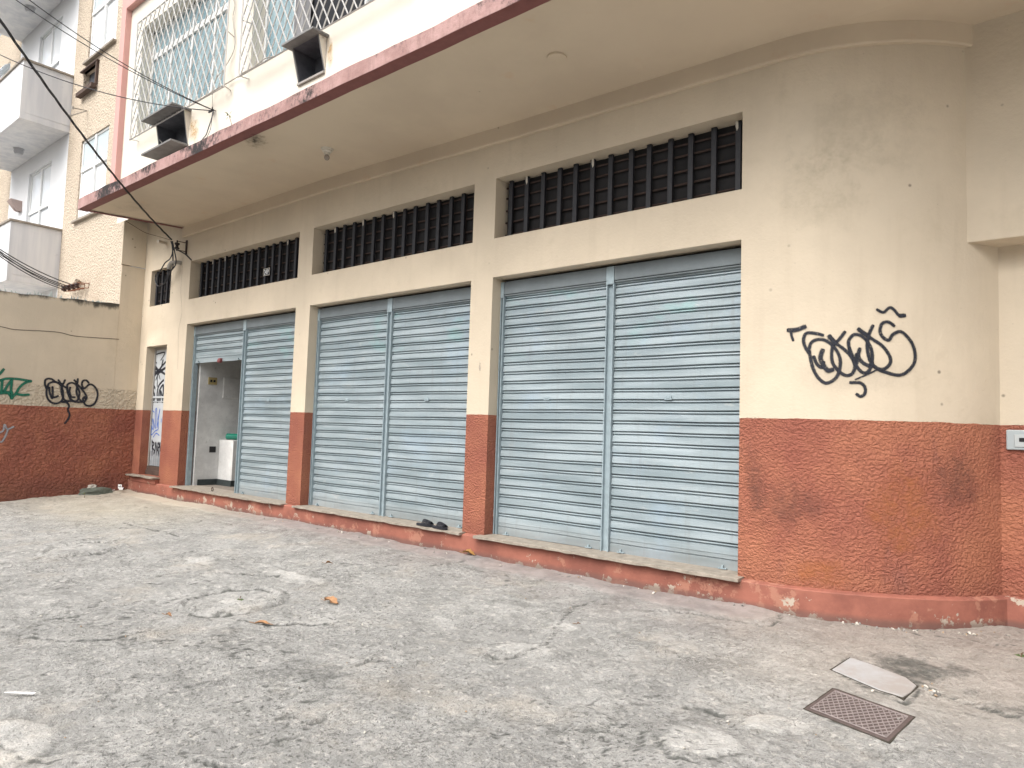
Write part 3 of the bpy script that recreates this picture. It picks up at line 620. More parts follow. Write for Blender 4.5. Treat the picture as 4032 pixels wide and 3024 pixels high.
mb.box((a+.003, cy, f0+.003), (cx, 2.2, ch)); mb.build('counter', M['interior'], room, bevel=.008)
mb = MB(); mb.box((a, .30, f0), (a+.012, cy, f0+.10)); mb.box((a, cy-.012, f0), (cx+.012, cy, f0+.10)); mb.box((cx, cy, f0), (cx+.012, 2.2, f0+.10)); mb.build('skirting', M['skirt'], room)
mb = MB(); mb.box((a+.001, h0.y, h1.z), (a+.006, h1.y, h0.z)); mb.build('wall_opening', M['screen'], room)
s0, s1_ = at(700+665*.1808, 1400+470*.1808, x=a), at(700+845*.1808, 1400+640*.1808, x=a)
mb = MB(); mb.box((a, s0.y, s1_.z), (a+.012, s1_.y, s0.z)); sw = mb.build('switch_plate', simple('beige_plastic', (.42, .33, .15), .4), room, bevel=.003)
mb = MB(); ym = (s0.y+s1_.y)/2; zm = (s0.z+s1_.z)/2
for dd in (-.028, .028): mb.box((a+.012, ym+dd-.018, zm-.02), (a+.018, ym+dd+.018, zm+.02))
mb.build('switch_rocker', M['dark'], room)
mb = MB(); q0, q1 = at(700+1000*.1808, 1400+480*.1808, x=a), at(700+1370*.1808, 1400+945*.1808, x=a); mb.box((a, q0.y, q1.z), (a+.02, q1.y, q0.z)); mb.build('fuse_panel', M['interior'], room, bevel=.003)
mb = MB(); pc = at(836, 1927, z=f0+.03); tt = [pc+Vector((.025*math.cos(t), 0, .03*math.sin(t))) for t in np.linspace(0, 2*math.pi, 12)]; mb.tube(tt, .007, 6); mb.build('floor_ring', M['rust'], room)
# ---- upper floor: pink frame, ivory wall, two grilled windows, two air conditioner sleeves
YU, YF = -.60, -.70
W1 = [at(536, 526, y=YU), at(880, 336, y=YU)]; G1 = [at(510.8, 550.5, y=YU-.13), at(881, 343, y=YU-.13), at(544, 93, y=YU-.13)]
w1x0, w1x1, w1z0 = W1[0].x, W1[1].x, (W1[0].z+W1[1].z)/2; w1z1 = at(567, 108.5, y=YU).z
G2 = [at(940, 296.6, y=YU-.13), at(1480, 3.6, y=YU-.13)]
w2x0 = at(985, 270, y=YU).x; w2z0 = at(1300, 96, y=YU).z; w2x1 = G2[1].x+.3; w2z1 = w1z1
def ac_pts(d): return {k: v for k, v in d.items()}
A1 = dict(l=at(634, 570, y=YU).x, r=at(740.5, 569, y=YU).x, zt=at(745, 442, y=YU).z, zb=at(740.5, 569, y=YU).z)
A2 = dict(l=at(1176, 331, y=YU).x, r=at(1280.6, 280, y=YU).x, zt=at(1293, 147, y=YU).z, zb=at(1280.6, 280, y=YU).z)
print('W1', w1x0, w1x1, w1z0, w1z1, 'W2', w2x0, w2x1, w2z0, 'A1', A1, 'A2', A2, 'G1', G1, G2)
mb = MB()
holes_wall(mb, -13.40, 3, 4.72, 9.6, YU, [(w1x0, w1x1, w1z0, w1z1), (w2x0, w2x1, w2z0, w2z1), (A1['l'], A1['r'], A1['zb'], A1['zt']), (A2['l'], A2['r'], A2['zb'], A2['zt'])], .22)
mb.build('upper_wall', M['upper'], B, bevel=.006)
ztop = at(498, 33.5, y=YF).z; xin = at(498, 33.5, y=YF).x
mb = MB(); mb.prism([(X0, YF, 4.95), (xin, YF, 4.95), (xin, YF, ztop), (3, YF, ztop), (3, YF, ztop+.5), (X0, YF, ztop+.5)], (0, .102, 0)); 
mb.build('pink_surround', M['pink'], B, bevel=.006)
mb = MB(); mb.box((X0+.002, YF+.02, 4.9), (X0+.2, .1, 9.6)); mb.box((X0+.002, YF+.05, 4.9), (3, .1, 5.0)); mb.build('upper_return', M['upper'], B)
mb = MB(); mb.box((X0-.03, -.42, 4.055), (X0+.012, -.002, 9.6)); mb.build('side_fin', M['facade'], B, bevel=.008)
def fluted_window(x0, x1, z0, z1, y, cols, ztr, mats, frame_w=.05):
    mb = MB(); xs = [x0+(x1-x0)*c for c in cols]
    for i, x in enumerate(xs): mb.box((x-(frame_w/2 if 0 < i < len(xs)-1 else 0), y-.02, z0), (x+(frame_w/2 if i < len(xs)-1 else 0)+(.0 if i else frame_w*.6), y+.03, z1))
    mb.box((x0, y-.03, ztr-.05), (x1, y+.03, ztr+.05)); mb.box((x0, y-.02, z0), (x1, y+.03, z0+.05)); mb.box((x0, y-.02, z1-.05), (x1, y+.03, z1))
    fr = mb.build('window_frame', M['white'], B, bevel=.004); WL[fr.name] = WL[B.name]
    for i in range(len(xs)-1):
        for za, zb_ in ((z0+.05, ztr-.05), (ztr+.05, z1-.05)):
            mb = MB(); yy = y+.002*(i % 2); mb.face([(xs[i]+.02, yy, za), (xs[i+1]-.02, yy, za), (xs[i+1]-.02, yy, zb_), (xs[i]+.02, yy, zb_)]); mb.build('pane', mats[i % len(mats)], fr)
    return fr
yw = YU+.20; ztr = at(760, 126, y=yw).z
fluted_window(w1x0, w1x1, w1z0, w1z1, yw, (0, .25, .5, .75, 1), ztr, [M['ribglass']])
fluted_window(w2x0, w2x1, w2z0, w2z1, yw, (0, .24, .72, 1), ztr, [M['ribglass'], M['dark'], M['ribglass']])
mb = MB()                            # curtain hanging in the open part of the second window
cxs = np.linspace(w2x0+(w2x1-w2x0)*.25, w2x0+(w2x1-w2x0)*.36, 14)
for a_, b_ in zip(range(13), range(1, 14)):
    mb.face([(cxs[a_], yw-.05-.025*math.sin(a_*1.9), w2z0+.05), (cxs[b_], yw-.05-.025*math.sin(b_*1.9), w2z0+.05), (cxs[b_]+.08, yw-.05-.025*math.sin(b_*1.9), w2z1-.1), (cxs[a_]+.08, yw-.05-.025*math.sin(a_*1.9), w2z1-.1)])
mb.build('curtain', M['curtain'], B, smooth=True)
def grille(x0, x1, z0, z1, y, dxn, dzn):
    mb = MB(); r = .009
    def bar(a, b): mb.rod(a, b, r, 5)
    for a, b in (((x0, y, z0), (x1, y, z0)), ((x0, y, z0), (x0, y, z1)), ((x1, y, z0), (x1, y, z1)), ((x0, y, z1), (x1, y, z1))): mb.rod(a, b, .013, 4)
    s = dzn/dxn
    for sg in (1, -1):
        c = x0-(z1-z0)/s-dxn; yy = y+.008*sg
        while c < x1+(z1-z0)/s+dxn:      # line x = c + sg*(z-z0)/s
            lo, hi = z0, z1
            xa, xb = c+sg*(lo-z0)/s, c+sg*(hi-z0)/s
            pts = []
            for (X, Z_) in ((xa, lo), (xb, hi)):
                pts.append([X, Z_])
            (p0x, p0z), (p1x, p1z) = pts
            def clip(px, pz, qx, qz):
                if px < x0: t = (x0-px)/(qx-px); px, pz = x0, pz+(qz-pz)*t
                if px > x1: t = (x1-px)/(qx-px); px, pz = x1, pz+(qz-pz)*t
                return px, pz
            if not ((p0x < x0 and p1x < x0) or (p0x > x1 and p1x > x1)):
                a = clip(p0x, p0z, p1x, p1z); b = clip(p1x, p1z, p0x, p0z)
                if abs(a[1]-b[1]) > .02: bar((a[0], yy, a[1]), (b[0], yy, b[1]))
            c += dxn
    for X in (x0, x1):
        for Z_ in (z0+.02, z0+(z1-z0)*.4, z1-.1): mb.rod((X, y, Z_), (X+(.05 if X == x0 else -.05), YU, Z_-.01), .009, 5)
    return mb.build('window_grille', M['grille'], B)
gz0 = (G1[0].z+G1[1].z)/2; gz1 = G1[2].z
dxn = abs(at(565, 517, y=YU-.13).x-at(547.4, 526, y=YU-.13).x); dzn = abs(at(541, 155, y=YU-.13).z-at(535, 222, y=YU-.13).z)
print('diamond', dxn, dzn, gz0, gz1)
grille(G1[0].x, G1[1].x, gz0, gz1, YU-.13, dxn, dzn)
grille(G2[0].x, G2[1].x+.5, (G2[0].z+G2[1].z)/2, gz1, YU-.13, dxn, dzn)
def ac_sleeve(A, hood, lower, sd):
    l, r, zt, zb = A['l'], A['r'], A['zt'], A['zb']
    mb = MB(); e = YU+.215                 # dark inside
    mb.face([(l, e, zb), (r, e, zb), (r, e, zt), (l, e, zt)])
    for x in (l+.02, r-.02): mb.face([(x, YU-.01, zb), (x, e, zb), (x, e, zt), (x, YU-sd, zt)])
    mb.face([(l, YU-sd, zt-.005), (r, YU-sd, zt-.005), (r, e, zt-.005), (l, e, zt-.005)]); mb.face([(l, YU, zb+.003), (r, YU, zb+.003), (r, e, zb+.003), (l, e, zb+.003)])
    o = mb.build('air_conditioner_sleeve', M['acdark'], B); WL[o.name] = WL[B.name]
    for x, s in ((l, 1), (r, -1)):
        mb = MB(); mb.prism([(x, YU, zb), (x, YU, zt), (x, YU-sd, zt)], (s*.018, 0, 0), 0); mb.build('side_panel', M['upper'], o)
        mb = MB(); mb.hexa([(x-.004, YU-.004, zb), (x+s*.022, YU-.004, zb), (x+s*.022, YU+.01, zb), (x-.004, YU+.01, zb), (x-.004, YU-sd-.005, zt), (x+s*.022, YU-sd-.005, zt), (x+s*.022, YU-sd+.01, zt), (x-.004, YU-sd+.01, zt)]); mb.build('panel_edge', M['acgrey'], o)
    mb = MB(); mb.box((l-.06, YU-hood, zt), (r+.05, YU, zt+.028)); mb.build('hood', M['acgrey'], o, bevel=.003)
    if lower: mb = MB(); mb.box((l-.06, YU-lower, zb-.03), (r+.02, YU, zb)); mb.build('base_slab', M['acgrey'], o, bevel=.003)
    else: mb = MB(); mb.box((l, YU-.03, zb-.03), (r, YU, zb)); mb.build('bottom_ledge', M['pvc'], o, bevel=.003)
def hood_depth(A, px, py):           # how far the front right corner of the hood stands out of the wall
    return YU-at(px, py, z=A['zt']+.01).y
h1_, h2_ = hood_depth(A1, 661, 413), hood_depth(A2, 1223.7, 111.2); print('hoods', h1_, h2_)
ac_sleeve(A1, h1_, YU-at(661, 550, z=A1['zb']).y, .3*h1_); ac_sleeve(A2, h2_, 0, .48*h2_)
# body behind the facade so nothing is open to the sky
mb = MB(); mb.box((X0, 3.7, 0), (4, 3.9, 9.6)); mb.box((X0, .30, 9.4), (4, 3.9, 9.6)); mb.box((X0, .31, 0), (X0+.05, 3.7, 9.6)); mb.box((3.95, 1, 0), (4, 3.7, 9.6)); mb.box((X0+.05, -.35, 4.95), (4, 3.7, 5.05)); mb.box((X0+.05, .30, 2.9), (-2.2, .32, 4.9)); mb.box((-2.2, 1.2, 0), (4, 1.25, 4.9))
mb.build('rear_shell', M['upper'], B)
# ---- painted marks: graffiti, cracks and stains
Z6 = (2688, 1008, .6076)
RT_STR = [([(690,482),(740,478),(788,460)],.05),([(702,490),(706,515),(716,545)],.03),([(905,512),(850,500),(800,502),(783,545),(795,590),(815,625)],0),
 ([(820,600),(835,560),(880,540),(930,550),(980,590),(1015,650),(1020,710),(1000,780),(960,815),(920,822),(880,790),(850,740),(832,680),(822,620)],0),
 ([(905,615),(893,660),(910,705),(940,742),(965,738)],.05),([(850,655),(870,700),(900,722),(912,690)],0),
 ([(955,520),(985,560),(1040,600),(1090,650),(1115,710),(1100,760),(1060,775),(1015,750),(975,700),(965,640),(975,580),(1010,545),(1048,495)],0),([(952,525),(985,560)],.05),
 ([(1080,600),(1075,550),(1110,510),(1160,520),(1200,560),(1225,620),(1225,700),(1200,750),(1165,755),(1130,720),(1105,660),(1080,600)],0),
 ([(1145,605),(1138,650),(1165,690),(1205,712)],.04),([(1125,640),(1130,690)],0),
 ([(1145,478),(1180,505),(1230,540),(1290,580),(1335,640),(1345,690),(1310,730),(1265,730),(1220,690),(1200,630),(1195,570),(1210,500),(1230,455)],0),([(1143,478),(1190,512)],.045),
 ([(1365,450),(1330,428),(1290,440),(1278,490),(1300,530),(1335,545),(1360,510),(1410,490),(1460,530),(1495,590),(1505,660),(1490,710),(1440,760),(1390,772),(1320,755),(1265,735),(1220,700)],0),
 ([(1265,735),(1190,770),(1120,800)],.018),([(1090,820),(1150,822),(1180,850),(1180,890),(1155,910),(1130,898)],.034),
 ([(1262,350),(1300,365),(1340,335),(1370,350),(1400,385),(1435,385)],.032),([(1410,388),(1432,385)],.045)]
mb = MB()
for st_, w in RT_STR: ribbon(mb, [zs(Z6, *p) for p in st_], w or .036, hit_facade)
mb.build('graffiti', M['spray'], B, label='black spray tag on the cream wall near the rounded corner')
ZD = (500, 1350, .3313); hd = lambda a, b: hit_facade(a, b, y=dy)
def dclip(st): return [(min(p[0], 470-(p[1]-50)*.062), p[1]) for p in st]
def dtag(strs, w, mat, lab):
    mb = MB()
    for st_ in strs: ribbon(mb, [zs(ZD, *p) for p in dclip(st_)], w, hd, k=5)
    mb.build('graffiti', mat, door, label=lab)
dtag([[(355,240),(315,190),(350,140),(410,120),(450,115),(440,150),(405,205)],[(365,370),(362,515)],[(345,440),(375,370),(395,430)]], .035, M['spray'], 'thin black loop at the top of the door')
dtag([[(290,465),(340,380),(400,310),(430,210)],[(285,320),(340,312),(390,330),(455,370)],[(325,265),(370,330),(310,380),(330,320)],[(460,230),(400,300),(360,370),(455,300)],[(460,300),(380,340),(320,350)],
      [(272,545),(274,560)],[(330,522),(335,535)],[(275,600),(272,720)],[(300,620),(290,680),(275,690)],[(310,570),(330,620),(318,700),(290,640)],[(435,445),(380,510),(362,600),(365,700)],[(380,690),(385,580),(420,510),(435,520),(425,700)],[(395,690),(402,570),(420,640)]], .06, M['spray'], 'thick black scribble on the upper door')
dtag([[(285,775),(325,825)],[(245,1105),(285,1000),(300,900),(272,865),(265,900),(300,1000),(315,1030),(310,900),(340,1020),(340,820),(355,790),(360,1010)],[(360,1010),(380,880),(395,780),(372,900)],[(372,900),(375,1020),(340,1045),(300,1090),(290,1080),(300,1000)],[(315,1120),(350,1075),(385,1100)],[(410,905),(408,940)]], .026, M['sprayblue'], 'blue marker tag halfway up the door')
dtag([[(240,1150),(220,1200),(215,1330),(235,1350)],[(255,1160),(262,1250),(262,1340)],[(270,1165),(236,1250),(240,1350)],[(300,1160),(303,1330)],[(300,1170),(325,1200),(305,1240),(330,1290),(305,1330)],[(335,1310),(345,1180),(360,1330)],[(368,1340),(370,1190),(388,1230),(372,1260),(392,1350)],[(392,1190),(400,1270),(392,1350)]], .05, M['spray'], 'black lettering low on the door')
def marks(strs, w, mat, hit, parent, name='crack', lab=None):
    mb = MB()
    for st_ in strs: ribbon(mb, st_, w, hit, k=4)
    return mb.build(name, mat, parent, label=lab)
jit = lambda pts, a=5: [(x+random.uniform(-a, a), y+random.uniform(-a, a)) for x, y in pts]
marks([jit([(722, 1010), (718, 1080), (712, 1150), (715, 1230), (708, 1300), (703, 1380), (698, 1450)], 3.5)], .006, M['scuff'], hit_facade, B)
hs_ = lambda a, b: (at(a, b, z=4.566+zsof(at(a, b, z=4.56).x, at(a, b, z=4.56).y)-4.574), Vector((0, 0, -1)))
M['overspray'] = blot('overspray', (.05, .05, .06), .10, 60, .5); M['mould'] = blot('mould', (.07, .065, .055), .8, 9, .30); M['damp'] = blot('damp_stain', (.34, .30, .21), .13, 3, .42); M['rustrun'] = blot('rust_run', (.55, .36, .15), .6, 5, .45)
M['greyscuff'] = blot('grey_scuff', (.14, .07, .06), .36, 6, .42); M['orange'] = blot('orange_wear', (.46, .17, .065), .38, 5, .42); M['bare'] = blot('bare_render', (.46, .41, .35), .95, 12, .22)
patch(hs_, 925, 600, 1090, 505, M['mould'], B, 'mould_patch'); patch(hs_, 400, 850, 620, 780, M['damp'], B, 'damp_patch')
patch(hit_facade, 3020, 220, 3780, 820, M['damp'], B, 'damp_patch'); patch(hit_facade, 2950, 520, 3500, 1000, M['damp'], B, 'damp_patch')
patch(hit_facade, 2916, 1700, 3030, 2080, M['greyscuff'], B, 'scuffed_patch'); patch(hit_facade, 2916, 1850, 3300, 2120, M['greyscuff'], B, 'scuffed_patch'); patch(hit_facade, 3640, 1720, 3900, 2060, M['greyscuff'], B, 'scuffed_patch')
patch(hit_facade, 3020, 2180, 3380, 2330, M['orange'], B, 'orange_patch'); patch(hit_facade, 3350, 1750, 3760, 2280, M['orange'], B, 'orange_patch')
patch(hit_facade, 1880, 1380, 1900, 1520, M['bare'], B, 'chipped_patch')
marks([[(1330, 700), (1331, 640)]], .004, M['scuff'], hit_facade, B)
hu_ = lambda a, b: hit_facade(a, b, y=YU)
patch(hu_, 738, 435, 790, 580, M['rustrun'], B, 'rust_run'); patch(hu_, 1284, 130, 1316, 290, M['rustrun'], B, 'rust_run')
patch(hit_facade, 3100, 1400, 3640, 1560, M['overspray'], B, 'overspray')
# ceiling cover plate
c_ = at(2193, 228, z=4.52); mb = MB(); mb.lathe(c_-Vector((0, 0, .008)), [(.085, 0), (.085, .02)], 28); mb.build('junction_cover', M['soffit'], B, bevel=.002)

# ---- letter box in the recess
L0, L1 = at(3962, 1692, y=.89), at(4100, 1775, y=.89)
t = thing('letter_box', (L0.x+.1, .89, L1.z), 'pale grey letter box plate with slot at the right edge of the wall', 'letter box')
mb = MB(); mb.box((L0.x, .875, L1.z), (L1.x, .899, L0.z)); mb.build('face_plate', simple('grey_letterbox', (.36, .40, .41), .4, var=.06), t, bevel=.008)
i0 = at(3995, 1710, y=.89); mb = MB(); mb.box((i0.x, .868, L1.z+.022), (L1.x-.02, .8745, i0.z)); mb.build('inner_frame', simple('grey_letterbox_frame', (.42, .45, .45), .4, var=.06), t, bevel=.002)
i1 = at(4013, 1724, y=.87); mb = MB(); mb.box((i1.x, .864, i1.z-.028), (L1.x-.04, .8675, i1.z)); mb.build('slot', M['screen'], t, bevel=.003)
# ---- street number plate hung on a clerestory bar
p0, p1 = at(980+900*.0633, 1020+1110*.0633, y=.12), at(980+1330*.0633, 1020+560*.0633, y=.12)
px0, px1, pz0, pz1 = p0.x, p1.x, p0.z+.005, p1.z+.01
t = thing('number_plate', ((px0+px1)/2, .12, pz0), 'small black enamel house number plate 248A tied to the window bars', 'number plate')
mb = MB(); mb.box((px0, .115, pz0), (px1, .122, pz1)); mb.build('plate', simple('black_enamel', (.02, .021, .028), .3), t, bevel=.004)
mb = MB(); e = .008
for q in (((px0+e*.5, pz0+e*.5), (px1-e*.5, pz0+e*1.3)), ((px0+e*.5, pz1-e*1.3), (px1-e*.5, pz1-e*.5)), ((px0+e*.5, pz0+e*1.3), (px0+e*1.3, pz1-e*1.3)), ((px1-e*1.3, pz0+e*1.3), (px1-e*.5, pz1-e*1.3))): mb.box((q[0][0], .1125, q[0][1]), (q[1][0], .1149, q[1][1]))
mb.build('rim', M['chipwhite'], t)
def text(body, x, z, h, wd, y, mat, parent):
    cu = bpy.data.curves.new('t', 'FONT'); cu.body = body; cu.size = 1; cu.extrude = .01; cu.offset = .005; o = bpy.data.objects.new('t', cu); col.objects.link(o)
    bpy.context.view_layer.update(); me = bpy.data.meshes.new_from_object(o.evaluated_get(bpy.context.evaluated_depsgraph_get())); bpy.data.objects.remove(o)
    xs = [v.co.x for v in me.vertices]; ys = [v.co.y for v in me.vertices]; x0, x1, y0, y1 = min(xs), max(xs), min(ys), max(ys); O = WL[parent.name]
    for v in me.vertices: v.co = Vector((x+(v.co.x-x0)/(x1-x0)*wd, y-v.co.z*.1, z+(v.co.y-y0)/(y1-y0)*h))-O
    me.materials.clear(); me.materials.append(mat); o = bpy.data.objects.new('numerals', me); col.objects.link(o); o.parent = parent; return o
w_, h_ = px1-px0, pz1-pz0
text('248', px0+w_*.13, pz0+h_*.17, h_*.66, w_*.56, .1135, M['white'], t); text('A', px0+w_*.72, pz0+h_*.42, h_*.4, w_*.16, .1135, M['white'], t)
# ---- bare lamp under the canopy
lc = at(1289, 582, z=4.574); lc = Vector((lc.x, lc.y, 4.574))
t = thing('ceiling_lamp', lc, 'bare bulb in a white ceramic socket under the canopy', 'lamp')
mb = MB(); mb.lathe(lc, [(.075, 0), (.075, -.02), (.07, -.03), (.06, -.032), (.06, -.045), (.045, -.058), (.035, -.06), (.033, -.085), (.03, -.086)][::-1], 24); mb.build('socket', M['ceramic'], t, smooth=True)
mb = MB(); mb.lathe(lc-Vector((0, 0, .118)), [(.001, -.034), (.018, -.03), (.030, -.014), (.033, 0), (.029, .014), (.02, .028), (.018, .034)], 20); mb.build('bulb', M['bulb'], t, smooth=True)
mb = MB(); mb.lathe(lc+Vector((.01, .02, -.012)), [(.082, 0), (.082, .011)], 20); mb.build('ceiling_hole', M['screen'], t)

# ================================================================== LEFT BOUNDARY WALL
T = thing('boundary_wall', (X0, -3, 0), 'cream and terracotta boundary wall topped with broken glass, at the left', 'wall')
mb = MB(); ya = -7.0; zt0 = 3.345; zt1 = 3.255
nseg = 40
for i in range(nseg):
    y0_, y1_ = -.40+(ya+.40)*i/nseg, -.40+(ya+.40)*(i+1)/nseg
    za, zb_ = zt0-(zt0-zt1)*min(1, (-y0_)/2.2)+.01*math.sin(i*1.9), zt0-(zt0-zt1)*min(1, (-y1_)/2.2)+.01*math.sin((i+1)*1.9)
    mb.hexa([(X0-.18, y1_, -.4), (X0, y1_, -.4), (X0, y0_, -.4), (X0-.18, y0_, -.4), (X0-.18, y1_, zb_), (X0, y1_, zb_), (X0, y0_, za), (X0-.18, y0_, za)])
mb.build('masonry', M['leftwall'], T)
mb = MB(); mb.box((X0-.03, -.405, -.4), (X0-.004, .3, 4.05)); mb.build('corner_pier', wall_mat('pier_paint', 1.445, 1.80, rs=22, rd=.022), T, bevel=.01)
shards = []
for i in range(46):
    y = -.5-i*.042-random.uniform(0, .02); z = zt0-(zt0-zt1)*min(1, -y/2.2)-.005; x = X0-random.uniform(.03, .12); h = random.choice([.03, .05, .07, .11, .16])*random.uniform(.7, 1.1)*(1 if y < -1 else .35); w = random.uniform(.02, .07); a = random.uniform(-.03, .03)
    mb = MB(); mb.prism([(x, y-w/2, z-.01), (x+.004, y+w/2, z-.01), (x+a*.4, y+w*.2+a, z+h*.6), (x+a*.3, y+a, z+h)], (.006, 0, 0)); mb.build('glass_shard', M['glasschip'], T)
ZL = (0, 1440, .217)
LS = [[(835,400),(815,340),(820,265),(870,235),(940,245),(1000,290),(1080,330),(1150,370),(1215,410)],[(860,400),(880,330),(960,295),(1050,310),(1110,370),(1140,470),(1140,580),(1100,650),(1020,685),(940,670),(880,620),(845,540),(845,450),(865,390)],
 [(895,400),(900,490),(940,590),(955,530),(950,390)],[(940,575),(1000,572),(1045,550)],[(1060,265),(1130,340),(1175,265)],[(1130,340),(1110,430),(1130,540),(1170,620),(1230,645)],
 [(1215,400),(1225,340),(1290,310),(1360,330),(1410,400),(1440,480),(1430,570),(1390,640),(1320,635),(1260,570),(1225,480),(1215,400)],[(1270,400),(1260,470),(1290,560),(1350,570)],[(1240,480),(1270,600)],
 [(1350,265),(1400,310),(1410,245)],[(1395,330),(1480,420),(1550,520),(1570,590),(1530,650),(1470,640),(1410,560),(1385,460),(1400,370)],
 [(1605,305),(1560,265),(1500,280),(1485,350),(1520,410),(1560,390),(1610,345),(1670,345),(1730,400),(1770,500),(1750,620),(1700,700),(1620,730),(1550,710),(1515,650),(1505,600),(1535,565),(1550,600)],
 [(1130,655),(1280,640),(1400,660),(1520,655)],[(1135,660),(1210,670),(1250,730),(1230,800),(1260,880),(1240,960),(1180,1040)]]
def ltag(strs, w, mat, lab):
    mb = MB()
    for st_ in strs: ribbon(mb, [zs(ZL, *p) for p in st_], w, hit_left)
    mb.build('graffiti', mat, T, label=lab)
ltag(LS, .05, M['spray'], 'black bubble letter tag above the terracotta band')
ltag([[(-200,300),(0,265),(120,235),(300,240),(440,260),(555,280)],[(555,280),(440,320),(350,400),(290,500),(210,590)],[(40,260),(30,380),(20,480)],[(210,260),(140,350),(80,450),(20,500)],[(215,260),(200,440),(215,580)],[(-150,500),(0,490),(100,495),(210,480),(210,590)],[(290,510),(400,530),(510,525)],[(-150,260),(0,140),(60,70)],[(20,500),(120,480),(200,560)]], .06, M['spraygreen'], 'green spray tag at the left edge')
ltag([[(-100,1260),(0,1210),(60,1170),(80,1070),(130,1150),(235,1110)],[(140,1160),(100,1270),(40,1370),(0,1380)]], .045, M['spraygrey'], 'faded grey tag low on the wall')
marks([jit([(-150, 1265), (0, 1283), (60, 1295), (150, 1302), (230, 1308), (290, 1322), (380, 1328), (470, 1334)], 4)], .016, M['scuff'], hit_left, T)

# ================================================================== NEIGHBOUR APARTMENT BUILDING
YN = -.40
N = thing('apartment_building', (-18, YN, 0), 'pebbledash apartment block with white concrete balconies behind the boundary wall', 'building')
xr, xl_ = -16.82, -20.77
mb = MB()
def rect(pts, y=YN): P = [at(a, b, y=y) for a, b in pts]; return min(p.x for p in P), max(p.x for p in P), min(p.z for p in P), max(p.z for p in P)
wA = [at(590*.6076, 130*.6076+55, y=YN), at(770*.6076, 240*.6076, y=YN), at(545*.6076, 410*.6076, y=YN)]
# storey height between the two balconies
zb2 = at(50, 862, x=xr).z; zb1 = at(94, 228, x=xr).z; ST = zb1-zb2; print('storey', ST, zb2)
# windows of the pebbledash strip (lower one is partly hidden by the canopy)
wl = at(530*.6076, 915*.6076, y=YN); wr_ = at(735*.6076, 790*.6076, y=YN); wb = at(500*.6076, 1440*.6076, y=YN)
wx0, wz1 = wl.x, (wl.z+wr_.z)/2; wx1 = wx0+1.42; wz0 = wb.z+.03
print('nwin', wx0, wx1, wz0, wz1, wr_)
hN = [(wx0, wx1, wz0, wz1), (wx0, wx1, wz0+ST, wz1+ST)]
sa = at(545*.6076, 440*.6076, y=YN); sb = at(640*.6076, 540*.6076, y=YN); sc_ = at(645*.6076, 390*.6076, y=YN)
hAC = (sa.x+.02, sc_.x, sb.z, sc_.z-.02); print('nac', hAC)
bx = [at(245*.6076, 255*.6076, y=YN), at(400*.6076, 85*.6076, y=YN)]
bl, br_, bt = at(190*.6076, 1130*.6076, y=YN).x, at(335*.6076, 1040*.6076, y=YN).x, at(190*.6076, 1130*.6076, y=YN).z
print('bwin', bl, br_, bt)
hB = [(bl, br_, zb2-1.1, bt), (bl, br_, zb2-1.1+ST, bt+ST)]
holes_wall(mb, xr, X0-.02, 0, 11.5, YN, hN+[hAC], .15)
holes_wall(mb, -26, xl_, 0, 11.5, YN, [(-23.0, -21.6, zb2-.1+ST, zb2+1.9+ST)], .12)
mb.build('pebbledash_wall', M['pebble'], N)
mb = MB(); holes_wall(mb, xl_, xr, 0, 11.5, YN+.002, hB, .14); mb.build('white_wall', simple('white_render', (.76, .77, .78), .8, var=.04, sc=2), N)
def nwin(x0, x1, z0, z1, y, ztr, sillw=None, louv=False):
    mb = MB(); f = .045
    mb.box((x0, y, z0), (x0+f, y+.05, z1)); mb.box((x1-f, y, z0), (x1, y+.05, z1)); mb.box((x0, y, z1-f), (x1, y+.05, z1)); mb.box((x0, y, z0), (x1, y+.05, z0+f)); mb.box((x0, y-.01, ztr-.04), (x1, y+.05, ztr+.04)); xm = (x0+x1)/2; mb.box((xm-.04, y-.012, z0), (xm+.04, y+.05, z1))
    o = mb.build('window', M['white'], N, bevel=.004); WL[o.name] = WL[N.name]
    for a, b in ((x0+f, xm-.04), (xm+.04, x1-f)):
        for c, d in ((z0+f, ztr-.04), (ztr+.04, z1-f)):
            mb = MB(); yy = y+.02 if d > ztr+.2 or a < xm else y+.035; mb.face([(a, yy, c), (b, yy, c), (b, yy, d), (a, yy, d)]); mb.build('pane', M['glass'] if c < ztr or louv else M['palerib'], o)
    if sillw: mb = MB(); mb.box((x0-.08, YN-.07, z0-.045), (x1+.06, y+.05, z0)); mb.build('window_sill', M['marble'], o, bevel=.004)
for q in (0, ST):
    nwin(wx0, wx1, wz0+q, wz1+q, YN+.03, wz1+q-.62, True); nwin(bl, br_, zb2-1.08+q, bt+q, YN+.05, bt+q-.95, louv=True)
mb = MB(); mb.box((-23, YN+.06, zb2-.1+ST), (-22.94, YN+.12, zb2+1.9+ST)); mb.box((-21.66, YN+.06, zb2-.1+ST), (-21.6, YN+.12, zb2+1.9+ST)); mb.box((-22.94, YN+.06, zb2-.1+ST), (-21.66, YN+.12, zb2-.05+ST)); mb.box((-22.94, YN+.06, zb2+1.85+ST), (-21.66, YN+.12, zb2+1.9+ST)); lw = mb.build('louvred_window', M['white'], N); WL[lw.name] = WL[N.name]
for i in range(7): zz = zb2+ST+.1+i*.27; mb = MB(); mb.hexa([(-22.95, YN-.12, zz), (-21.65, YN-.12, zz), (-21.65, YN+.1, zz+.17), (-22.95, YN+.1, zz+.17), (-22.95, YN-.12, zz+.012), (-21.65, YN-.12, zz+.012), (-21.65, YN+.1, zz+.182), (-22.95, YN+.1, zz+.182)]); mb.build('glass_blade', M['glass'], lw)
